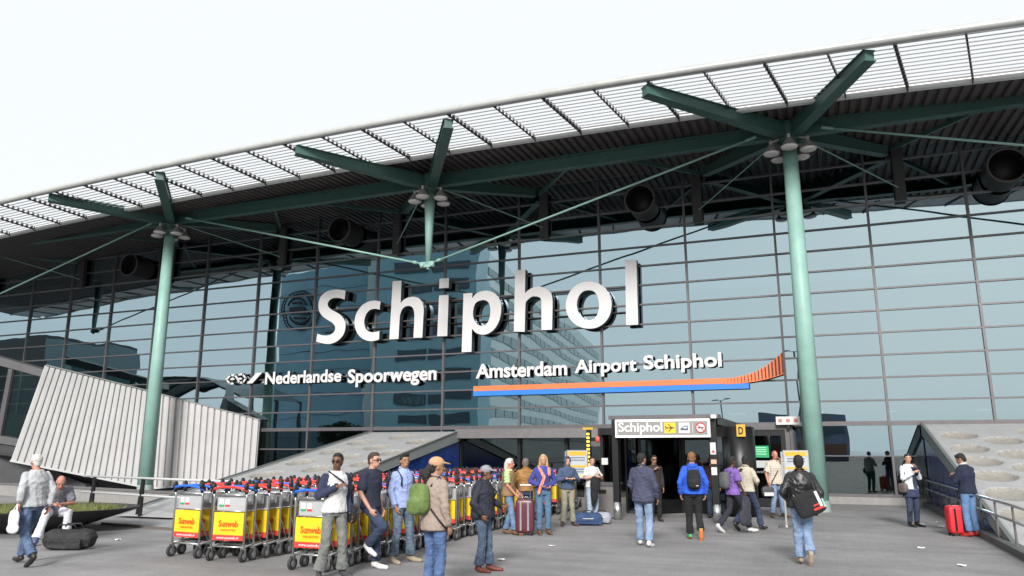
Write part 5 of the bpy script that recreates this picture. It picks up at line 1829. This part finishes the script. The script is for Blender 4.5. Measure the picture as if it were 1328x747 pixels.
    # 12 white T-shirt with black coat over arm
    r, J, S = person('young man in white T-shirt and pale jeans with a black coat over his arm', (769, 678), 592, (.45, -.85), skin='pale', hair=('black', 'short'), top=cloth('white_cotton', (.58, .58, .58)), sleeve='short', hem=.92,
                     pants=mat('cloth_pale_jeans', (.40, .50, .58), .92, 0, 0, 5, .3, 40, col2=(.26, .36, .46)), shoe=mat('shoe_grey', (.3, .3, .32), .6), head_yaw=-20,
                     pose=dict(elR=(.26, .08, 1.18), wrR=(.04, .26, 1.22), elL=(-.26, .08, 1.16), wrL=(-.06, .26, 1.28)))
    bag('folded_coat', 'black coat draped over the arm of the man in white', 'coat', r, S, [(Vector((.06, .24, 1.02)), (.15, .09, .22), .8), (Vector((.08, .22, .78)), (.11, .08, .24), .8), (Vector((.1, .2, .58)), (.07, .06, .14), .9)], black_fab, wr=.012)
    # 13 navy jacket from behind
    nj = cloth('navy_jacket', (.05, .055, .10), rough=.8)
    person('dark haired man in navy jacket and pale jeans walking to the entrance', (836, 709), 587, (.35, .9), skin='tan', top=nj, hair=('black', 'short'), pants=DENIM_L(), hem=.82, loose=.036, collar=nj, shoe=white_sh, head_yaw=-25,
           pose=dict(elR=(.25, -.02, 1.12), wrR=(.26, .10, .89), elL=(-.24, .04, 1.14), wrL=(-.2, .14, 1.0), knR=(.1, .06, .5), anR=(.11, -.10, .09), toR=(.14, .06, .035), knL=(-.1, .1, .5), anL=(-.11, .16, .09), toL=(-.12, .33, .04)))
    # 14 boy with blue hoodie
    bh = cloth('royal_blue', (.025, .10, .55))
    r, J, S = person('boy in bright blue hooded top and black trousers entering the doors', (902, 700), 586, (.12, 1), skin='pale', top=bh, hood=('down', bh), hair=('red', 'short'), pants=cloth('black_trouser', (.012, .012, .014)), hem=.9, loose=.03,
                     shoe=mat('shoe_green', (.06, .38, .14), .6), shoe_sole=mat('sole_orange', (.7, .2, .05), .6), cuff=.08,
                     pose=dict(elR=(.26, -.05, 1.14), wrR=(.25, .05, .9), elL=(-.26, -.05, 1.14), wrL=(-.25, .05, .9), knR=(.09, .04, .5), anR=(.09, -.25, .2), toR=(.09, -.2, .05), knL=(-.09, .1, .5), anL=(-.09, .12, .085), toL=(-.1, .29, .035)))
    bag('rucksack', 'black rucksack on the boy in bright blue', 'rucksack', r, S, [(Vector((0, -.22, 1.2)), (.14, .085, .20), .6), (Vector((0, -.29, 1.12)), (.11, .04, .09), .6)], black_fab,
        [[(.1, -.15, 1.36), (.11, -.02, 1.5), (.13, .12, 1.3)], [(-.1, -.15, 1.36), (-.11, -.02, 1.5), (-.13, .12, 1.3)]], strap_blk,
        extra=[('bag_label', MB().box((.05, -.335, 1.08), (.05, .006, .012)), M_WHITE)])
    # 15 purple T-shirt
    r, J, S = person('man in purple T-shirt with a grey rucksack striding past the doors', (954, 691), 592, (.85, .35), skin='dark', top=cloth('purple', (.19, .10, .36)), sleeve='short', hair=('black', 'short'), pants=cloth('dark_trouser', (.022, .024, .035)), hem=.86, loose=.028, shoe=white_sh,
                     pose=dict(WALK, elR=(.25, -.02, 1.14), wrR=(.24, .12, .92), elL=(-.2, .12, 1.2), wrL=(-.08, .24, 1.38)))
    bag('rucksack', 'grey rucksack on the man in the purple T-shirt', 'rucksack', r, S, [(Vector((0, -.23, 1.2)), (.14, .10, .20), .65)], cloth('grey_bag', (.10, .10, .115)),
        [[(.1, -.15, 1.36), (.11, -.02, 1.5), (.13, .12, 1.3)]], strap_blk)
    bag('jacket', 'charcoal jacket hanging from the hand of the man in purple', 'jacket', r, S, [(Vector((.27, .14, .62)), (.05, .13, .24), .85), (Vector((.26, .10, .36)), (.06, .17, .2), .85)], cloth('charcoal', (.035, .037, .05)), wr=.014)
    # 16 beige jacket beside him
    be = cloth('cream_jacket', (.46, .42, .34))
    person('person in cream jacket walking beyond the man in purple', (972, 688), 591, (.7, .55), skin='dark', top=be, hair=('black', 'short'), pants=DENIM_D(), hem=.9, loose=.034, collar=be,
           pose=dict(WALK, elR=(.28, .02, 1.16), wrR=(.16, .18, 1.08)))
    # 17 checked shirt
    ck = bpy.data.materials.new('cloth_check')
    ck.use_nodes = True
    n_, l_ = ck.node_tree.nodes, ck.node_tree.links
    tc, wv, wh = n_.new('ShaderNodeTexCoord'), n_.new('ShaderNodeTexWave'), n_.new('ShaderNodeTexWave')
    wv.bands_direction, wh.bands_direction = 'X', 'Z'
    for w_ in (wv, wh):
        w_.inputs['Scale'].default_value = 5.2
        l_.new(tc.outputs['Object'], w_.inputs['Vector'])
    mx = n_.new('ShaderNodeMath')
    mx.operation = 'ADD'
    l_.new(wv.outputs['Fac'], mx.inputs[0])
    l_.new(wh.outputs['Fac'], mx.inputs[1])
    rp = n_.new('ShaderNodeValToRGB')
    rp.color_ramp.elements[0].position, rp.color_ramp.elements[0].color = .15, (.28, .2, .14, 1)
    rp.color_ramp.elements[1].position, rp.color_ramp.elements[1].color = .6, (.56, .50, .41, 1)
    l_.new(mx.outputs[0], rp.inputs[0])
    l_.new(rp.outputs[0], n_['Principled BSDF'].inputs['Base Color'])
    n_['Principled BSDF'].inputs['Roughness'].default_value = .9
    r, J, S = person('bald man in cream checked shirt smoking in front of the side door', (1010, 671), 584, (.1, -1), skin='ruddy', top=ck, sleeve='short', hair=('grey', 'bald'), pants=DENIM_L(), hem=.86, loose=.035, fat=1.15, shoe=brown_sh,
                     pose=dict(elR=(.27, .0, 1.13), wrR=(.26, .08, .9), elL=(-.25, .12, 1.2), wrL=(-.07, .2, 1.47), anR=(.16, -.02, .085), toR=(.22, .13, .035), anL=(-.15, -.02, .085), toL=(-.22, .12, .035)))
    o = Vector((.30, .10, .68))
    bag('shopping_bag', 'dark shopping bag with white base held by the man in the checked shirt', 'bag', r, S, [(o, (.17, .07, .13), .5)], mat('bag_charcoal', (.06, .06, .065), .6), [[o + Vector((-.08, 0, .12)), (.26, .1, .86), o + Vector((.08, 0, .12))], [(.2, .15, .9), (.02, .17, 1.2), (-.13, .06, 1.47)]], strap_blk,
        extra=[('bag_print', MB().box(o + Vector((.0, .074, -.07)), (.26, .006, .09)), M_WHITE)])
    # 18 leather jacket
    le = mat('leather_black', (.016, .016, .017), .38, 0, .25, 9, .25, 30)
    r, J, S = person('man in black leather jacket walking away with a black and red bag', (1046, 733), 590, (.15, 1), skin='brown', top=le, hair=('black', 'short'), pants=DENIM_L(), hem=.9, loose=.042, fat=1.08, collar=le, shoe=tan_sh, cuff=.085,
                     pose=dict(elR=(.29, -.04, 1.14), wrR=(.27, .06, .89), elL=(-.3, -.06, 1.15), wrL=(-.2, .12, 1.02), knR=(.06, .06, .5), anR=(.04, -.2, .20), toR=(.04, -.13, .045), knL=(-.08, .1, .5), anL=(-.06, .12, .09), toL=(-.07, .29, .035)))
    o = Vector((.06, -.25, .98))
    q = Matrix.Rotation(R(-22), 3, 'Y')
    def bx(cx, cz, w, h_, y=-.385):
        return MB().box(o + q @ Vector((cx, y + .25, cz)), (w, .012, h_), rot=q)
    b_ = thing('messenger_bag', 'black messenger bag with red flash and white stripe on the leather jacket man', 'bag', W2(r, S, o), r.rotation_euler.z)
    b_.scale = (S, S, S)
    mb = MB().ell((0, 0, 0), (.24, .10, .19), 18, 12, e=.45, rot=q)
    me = remesh(mb, .014, 2)
    setmats(me, [black_fab])
    link('bag_body', me, b_)
    for nm, cx, cz, w, h_, m_ in (('red_flash', .10, -.10, .17, .035, M_RED), ('red_flash', .08, -.04, .1, .025, M_RED), ('white_stripe', .15, .03, .045, .26, M_WHITE), ('green_edge', .2, -.05, .03, .14, mat('edge_green', (.25, .5, .4), .6))):
        link(nm, MB().box(q @ Vector((cx, -.104, cz)), (w, .012, h_), rot=q).mesh(nm, m_), b_)
    link('strap', MB().tube([Vector(p) - o for p in ((.2, -.2, 1.1), (.16, -.13, 1.3), (.05, -.03, 1.52), (-.1, .1, 1.4))], .02, 6).mesh('strap', strap_blk), b_)
    # 19 woman with white cardigan
    wc = cloth('white_cardigan', (.62, .64, .66))
    nd = cloth('navy_dress', (.03, .04, .085))
    r, J, S = person('dark haired woman in white cardigan, navy dress and black boots by the right door', (1186, 683), 588, (.25, -.9), skin='pale', fem=True, hair=('black', 'shoulder'), top=wc, hem=.88, loose=.03, pants=DENIM_D(), cuff=.06,
                     top2=(nd, lambda c, J: (np.abs(c[:, 0] + .05) < .085) & (c[:, 1] > .02) & (c[:, 2] < 1.42)), boots=mat('boot_black', (.012, .012, .012), .35), shoe=mat('boot_black', (.012, .012, .012), .35), head_yaw=-35,
                     pose=dict(elR=(.25, .06, 1.15), wrR=(.05, .22, 1.30), elL=(-.25, .05, 1.16), wrL=(-.02, .2, 1.42)))
    sk = thing('skirt', 'navy quilted skirt of the woman in the white cardigan', 'skirt', r.location, r.rotation_euler.z)
    sk.scale = r.scale
    sm_ = MB().loft([((0, 0, .70), .215, .165), ((0, 0, .85), .20, .155), ((0, 0, 1.05), .165, .13)], 24)
    me = remesh(sm_, .015, 1)
    wrinkle(me, .012, 44, 20, 50)
    setmats(me, [nd])
    link('skirt_cloth', me, sk)
    bag('handbag', 'brown handbag at the side of the woman in the white cardigan', 'handbag', r, S, [(Vector((.27, .06, .92)), (.07, .13, .12), .6)], cloth('taupe', (.13, .10, .095)), [[(.25, .0, 1.03), (.2, -.02, 1.3), (.17, .0, 1.5), (.22, .1, 1.25), (.27, .1, 1.03)]], strap_blk)
    # 20 navy sweater with bowed head
    ns = cloth('navy_sweater', (.012, .016, .04))
    person('man in navy sweater with bowed head beside a red suitcase', (1262, 696), 587, (-.35, .85), skin='tan', top=ns, hair=('black', 'short'), pants=mat('cloth_denim_clear', (.14, .25, .44), .92, 0, 0, 5, .3, 40, col2=(.08, .15, .29)), hem=.9, loose=.03, collar=wc, shoe=red_sh, fat=1.05, head_pitch=-28, head_yaw=20,
           pose=dict(neck=(0, .02, 1.47), head=(0, .07, 1.61), elR=(.26, .06, 1.15), wrR=(.06, .24, 1.27), elL=(-.26, .06, 1.15), wrL=(-.08, .25, 1.25)))
    # 21-23 dim figures inside the porch
    person('woman in sunglasses just behind the man in the navy jacket', (851, 676), 590, (.1, -1), skin='tan', fem=True, hair=('black', 'shoulder'), glasses=True, top=cloth('dark_brown', (.03, .022, .02)), pants=cloth('black_trouser', (.012, .012, .014)),
           pose=dict(elR=(.24, .06, 1.16), wrR=(.06, .2, 1.36)))
    person('person in pale shirt inside the revolving door', (873, 663), 592, (.3, -.9), skin='tan', hair=('brown', 'short'), top=cloth('pale_shirt', (.40, .42, .45)), pants=cloth('dark_trouser', (.022, .024, .035)))
    person('person in dark top entering behind the boy in blue', (926, 672), 592, (.2, 1), skin='tan', hair=('brown', 'short'), top=cloth('dark_red', (.05, .02, .02)), pants=DENIM_D())
people()

# ------------------------------------------------------------------ luggage on the ground
def luggage():
    p = onground(85, 713)
    r = thing('holdall', 'large black holdall on the ground at the seated man', 'bag', p, math.atan2(RTV.y, RTV.x))
    mb = MB().cap2((-.30, .1, .17), (.30, .1, .18), .165, .165, 16).box((0, .1, .17), (.78, .24, .24)).box((0, .0, .1), (.6, .22, .16))
    me = remesh(mb, .018, 3)
    wrinkle(me, .014, 5, 12, 34)
    setmats(me, [cloth('holdall', (.016, .016, .018), rough=.7)])
    a = arr(me)
    a[:, 2] = np.maximum(a[:, 2], .004)
    put(me, a)
    link('bag_body', me, r)
    for y in (-.02, .2):
        part('carry_handle', MB().tube([(-.16, y, .36), (-.12, y - .02, .42), (.12, y - .02, .42), (.16, y, .36)], .014, 6), mat('strap_black', (.015, .015, .018), .7), r, True)
    def case(label, foot, w, d, h, m_, rz, tele, name='suitcase'):
        r = thing(name, label, 'suitcase', onground(*foot), rz, None)
        b = MB().ell((0, 0, .05 + h / 2), (w / 2, d / 2, h / 2), 24, 16, e=.28)
        me = b.mesh('shell', m_, smooth=True)
        link('shell', me, r)
        for x in (-w * .2, w * .2):
            part('trim', MB().span((x - .018, -d / 2 - .008, .1), (x + .018, -d / 2 + .006, h - .0)), tele[1], r)
        for x in (-w * .36, w * .36):
            for y in (-d * .3, d * .3):
                part('wheel', MB().cyl((x - .015, y, .035), (x + .015, y, .035), .035, n=12), M_BLACK, r)
        part('top_handle', MB().tube([(-.07, 0, h + .04), (-.06, 0, h + .08), (.06, 0, h + .08), (.07, 0, h + .04)], .01, 6), tele[1], r)
        if tele[0]:
            tm = MB()
            for x in (-.1, .1):
                tm.cyl((x, d * .3, h), (x, d * .3, h + tele[0]), .009, n=6)
            tm.cyl((-.11, d * .3, h + tele[0]), (.11, d * .3, h + tele[0]), .015, n=8)
            part('pull_handle', tm, M_CHROME, r)
        return r
    case('plum coloured hard suitcase with silver bands by the vest man', (681, 694), .38, .26, .66, mat('shell_plum', (.10, .02, .035), .35, 0, .1, 6), .25, (.32, M_CHROME))
    case('bright red cabin suitcase standing behind the man in the navy sweater', (1243, 695), .36, .24, .54, mat('shell_red', (.62, .02, .03), .5, 0, .08, 6, .1), .3, (0, M_BLACK))
    for lab, foot, col, sz in (('blue sports bag on the ground in front of the hooded man and the steel bin', (763, 682), (.03, .06, .14), (.33, .16, .15)), ('white and blue sports bag beside the steel bin', (781, 680), (.32, .33, .38), (.17, .15, .14))):
        r = thing('sports_bag', lab, 'bag', onground(*foot), .35)
        me = remesh(MB().cap2((-sz[0] * .62, .1, sz[2]), (sz[0] * .62, .1, sz[2]), sz[2] * .95, sz[2] * .95, 14).box((0, .1, sz[2] * .9), (sz[0] * 1.9, sz[1] * 1.5, sz[2] * 1.4)), .016, 3)
        wrinkle(me, .01, 6, 14, 40)
        a = arr(me)
        a[:, 2] = np.maximum(a[:, 2], .004)
        put(me, a)
        setmats(me, [cloth('sports_%d' % foot[0], col)])
        link('bag_body', me, r)
        part('carry_handle', MB().tube([(-.1, .08, sz[2] * 1.9), (-.06, .05, sz[2] * 2.2), (.06, .05, sz[2] * 2.2), (.1, .08, sz[2] * 1.9)], .012, 6), mat('strap_black', (.015, .015, .018), .7), r, True)
        part('piping', MB().tube([(-sz[0] * .9, -sz[1] * .62 + .1, sz[2] * 1.1), (0, -sz[1] + .1, sz[2] * 1.05), (sz[0] * .9, -sz[1] * .62 + .1, sz[2] * 1.1)], .008, 6), M_WHITE, r)
    # litter
    for i, (x, y, w) in enumerate(((152, 701, 'near the black holdall'), (1218, 678, 'upper one left of the red suitcase'), (1221, 684, 'lower one left of the red suitcase'), (1195, 712, 'on the paving before the right stair cover'), (1248, 735, 'at the lower right'), (716, 709, 'in front of the blonde woman'), (650, 727, 'beside the shoes of the man in the grey cap'))):
        r = thing('paper_scrap', 'white paper scrap %s' % w, 'litter', onground(x, y))
        mb = MB()
        n = 4
        for a in range(n + 1):
            for b in range(n + 1):
                mb.v.append(((a / n - .5) * .11, (b / n - .5) * .08, .01 + random.uniform(0, .025)))
        for a in range(n):
            for b in range(n):
                k = a * (n + 1) + b
                mb.f.append((k, k + 1, k + n + 2, k + n + 1))
                mb.m.append(0)
        part('paper', mb, mat('paper_white', (.7, .69, .67), .8), r)
luggage()

# ------------------------------------------------------------------ buildings across the plaza (behind the viewer; the glass mirrors them)
def mirror_px(x, y, yr):
    return onY_px(x, y, 2 * DF - yr)
def across():
    m_tower = mat('tower_blue', (0.16, 0.30, 0.38), 0.35, 0.1, 0.15, 0.12)
    m_band = mat('tower_band', (0.03, 0.055, 0.075), 0.4)
    m_emb = mat('emblem_dark', (0.006, 0.008, 0.012), 0.5)
    # rounded blue tower with the wreath emblem
    yr = -45
    a, b = mirror_px(352, 360, yr), mirror_px(489, 340, yr)
    top = a.z + 0.6
    r = thing('hotel_tower', 'blue clad tower with dark wreath emblem, seen mirrored behind the big letters', 'building', (a.x, yr, 0))
    n = 14
    pts = []
    for i in range(n + 1):
        u = i / n
        pts.append((a.x + (b.x - a.x) * u, yr + 2.2 * (1 - (2 * u - 1) ** 2) - 2.2, 0))
    poly = pts + [(b.x, yr - 25, 0), (a.x, yr - 25, 0)]
    wpart('wall', MB().prism(poly, (0, 0, top)), m_tower, r)
    for k in range(1, 9):
        z = top * k / 9
        wpart('cladding_joint', MB().tube([(p[0], p[1] + 0.02, z) for p in pts], 0.05, 4), m_band, r)
    c = mirror_px(389, 404, yr)
    c = Vector((c.x, yr + 0.35, c.z))
    w = MB()
    Rw = 3.0
    for i in range(34):
        t = 2 * math.pi * i / 34
        for q, s in ((Rw - .28, .5), (Rw + .28, -.5)):
            d = Matrix.Rotation(t + s, 3, 'Y') @ Vector((0, 0, 1))
            p = c + Vector((q * math.cos(t), 0, q * math.sin(t)))
            w.ell(p, (.16, .12, .42), 8, 6, rot=Matrix.Rotation(-t + s, 3, 'Y'))
    wpart('emblem_wreath', w, m_emb, r)
    e = MB()
    rr = 1.75
    for t0, t1 in ((20, 160), (200, 340)):
        e.tube([c + Vector((rr * math.cos(R(t)), 0, rr * .92 * math.sin(R(t)))) for t in np.linspace(t0, t1, 12)], .2, 6)
    e.box(c, (2.6, .3, .5))
    e.box(c + Vector((0, 0, .85)), (1.6, .3, .32))
    e.box(c - Vector((0, 0, .85)), (1.6, .3, .32))
    wpart('emblem_letter', e, m_emb, r)
    # middle wing with dark bands
    a2, b2 = mirror_px(491, 330, -40), mirror_px(624, 318, -40)
    r = thing('hotel_wing', 'blue grey hotel wing with dark window bands, seen mirrored left of centre', 'building', (a2.x, -40, 0))
    wpart('wall', MB().span((a2.x, -44, 0), (b2.x, -40, a2.z + 1)), mat('wing_blue', (0.20, 0.36, 0.42), 0.4, 0, 0.12, 0.15), r)
    for k in range(8):
        z = 5.0 + 3.1 * k
        for x0, x1 in ((a2.x + 3.5, a2.x + 8.5), (a2.x + 9.0, b2.x - 1.5)):
            wpart('window_band', MB().span((x0, -39.98, z), (x1, -39.8, z + 1.35)), m_band, r)
    # long block with stepped rows of windows, receding
    P0 = mirror_px(626, 320, -45)
    P1 = Vector((-60.3, -172, 0))
    h = P0.z
    r = thing('hotel_block', 'long pale office block with rows of teal windows, seen mirrored below the letters', 'building', (P0.x, -45, 0))
    A, B = Vector((P0.x, -45, 0)), P1
    d = (B - A).normalized()
    nrm = Vector((-d.y, d.x, 0))
    if nrm.x < 0:
        nrm = -nrm
    wpart('wall', MB().prism([A, B, B - nrm * 18, A - nrm * 18], (0, 0, h)), mat('block_pale', (0.44, 0.50, 0.49), 0.6, 0, 0.08, 0.3), r)
    L = (B - A).length
    wm = mat('block_window', (0.12, 0.20, 0.215), 0.2)
    unit = MB().box((0, 0, 0), (1, 1, 1)).mesh('window', wm)
    ang = math.atan2(d.y, d.x)
    for k in range(9):
        z = 3.2 + 3.05 * k
        for j in range(24):
            s = 3 + j * 5.1 + (2.0 if k % 2 else 0)
            if s > L - 3:
                continue
            p = A + d * s + nrm * 0.03 + Vector((0, 0, z + 0.8)) - r.location
            link('window', unit, r, p, (0, 0, ang), (4.6, 0.12, 1.4))
    # low buildings mirrored at the far right and left
    q0, q1 = mirror_px(985, 537, -60), mirror_px(1095, 536, -60)
    r = thing('low_office', 'low dark office building mirrored in the glass right of the entrance', 'building', (q0.x, -60, 0))
    wpart('wall', MB().span((q0.x, -75, 0), (q1.x, -60, q0.z)), mat('office_slate', (0.10, 0.12, 0.18), 0.4, 0, 0.2, 0.3), r)
    wpart('window_band', MB().span((q0.x + .4, -59.99, 3.4), (q1.x - .4, -59.9, 4.6)), m_band, r)
    wpart('window_band', MB().span((q0.x + .4, -59.99, 1.0), (q1.x - .4, -59.9, 2.4)), mat('office_brick', (0.12, 0.05, 0.03), 0.7), r)
    q0, q1, q2 = mirror_px(-30, 437, -40), mirror_px(62, 436, -40), mirror_px(119, 462, -52)
    r = thing('dark_hall', 'dark glazed hall mirrored at the far left of the glass front', 'building', (q1.x, -40, 0))
    wpart('wall', MB().span((q0.x, -60, 0), (q1.x, -40, q1.z)), mat('hall_dark', (0.015, 0.016, 0.018), 0.4), r)
    wpart('wall_glass', MB().prism([(q1.x + .02, -40, 0), (q2.x, -58, 0), (q2.x, -60, 0), (q1.x + .02, -60, 0)], (0, 0, q1.z - 0.5)), mat('hall_glass', (0.12, 0.17, 0.19), 0.3), r)
    # arched bus canopy
    r = thing('bus_canopy', 'dark arched bus stop canopy mirrored above the white ribbed housing', 'canopy', (-48, -8, 0))
    q0, q1 = mirror_px(140, 490, -8), mirror_px(330, 492, -8)
    mm = mat('canopy_dark', (0.02, 0.022, 0.025), 0.5)
    nn_ = 12
    for dy in (0, -4, -8):
        arc = MB().tube([(q0.x + (q1.x - q0.x) * i / nn_, -8 + dy, q0.z - 2.8 + 2.6 * math.sin(math.pi * i / nn_)) for i in range(nn_ + 1)], 0.14, 6)
        wpart('arch_rib', arc, mm, r)
        for i in (0, nn_):
            x = q0.x + (q1.x - q0.x) * i / nn_
            wpart('post', MB().cyl((x, -8 + dy, 0), (x, -8 + dy, q0.z - 2.8), 0.15, n=8), mm, r)
    for i in range(nn_):
        f = lambda k: (q0.x + (q1.x - q0.x) * k / nn_, q0.z - 2.72 + 2.6 * math.sin(math.pi * k / nn_))
        (xa, za), (xb, zb) = f(i), f(i + 1)
        wpart('roof_panel', MB().prism([(xa, -7.6, za), (xb, -7.6, zb), (xb, -16.4, zb), (xa, -16.4, za)], (0, 0, 0.06)), mat('canopy_glass', (0.06, 0.085, 0.09), 0.3), r)
    # street lamps
    for lab, px, py, yr in (('tall street lamp mirrored just left of the right green column', 1030, 455, -30), ('street lamp mirrored above the entrance porch', 936, 520, -55)):
        q = mirror_px(px, py, yr)
        r = thing('street_lamp', lab, 'street lamp', (q.x, yr, 0), 0, 'street lamps across the plaza')
        part('pole', MB().cyl((0, 0, 0), (0, 0, q.z), 0.12, 0.07, 10), M_FRAME, r)
        for s in (-1, 1):
            part('lamp_head', MB().ell((s * 0.7, 0, q.z + 0.1), (0.45, 0.16, 0.08), 12, 6).beam((0, 0, q.z - 0.1), (s * 0.5, 0, q.z + 0.08), 0.05, 0.05), M_FRAME, r)
    # trees across the plaza, mirrored above the stair cover
    for lab, px, py, yr in (('small dark round tree mirrored above the left stair cover', 440, 552, -38),):
        q = mirror_px(px, py, yr)
        r = thing('round_tree', lab, 'tree', (q.x, yr, 0))
        part('trunk', MB().tube([(0, 0, 0), (0.1, 0, 1.2), (0.0, 0.1, 2.4), (0.3, 0, 3.2)], [.22, .17, .13, .06], 8).tube([(0.05, 0, 1.6), (-0.7, .2, 2.8)], [.1, .04], 6), mat('bark', (.06, .045, .035), .9), r)
        lf = MB()
        for i in range(2600):
            while True:
                p = Vector((random.uniform(-1, 1), random.uniform(-1, 1), random.uniform(-1, 1)))
                if 0.3 < p.length < 1 + .18 * math.sin(5 * p.x) * math.sin(4 * p.y + 1):
                    break
            c = Vector((p.x * 3.2, p.y * 2.4, 3.6 + p.z * 1.7))
            u = Vector((random.gauss(0, 1), random.gauss(0, 1), random.gauss(0, 1))).normalized() * .22
            v = u.orthogonal().normalized() * .12
            lf.add([c - u, c + v, c + u, c - v], [(0, 1, 2, 3)])
        part('crown', lf, mat('leaf', (.035, .05, .02), .8, 0, .4, .8), r)
across()

bpy.data.scenes.remove(TMP)
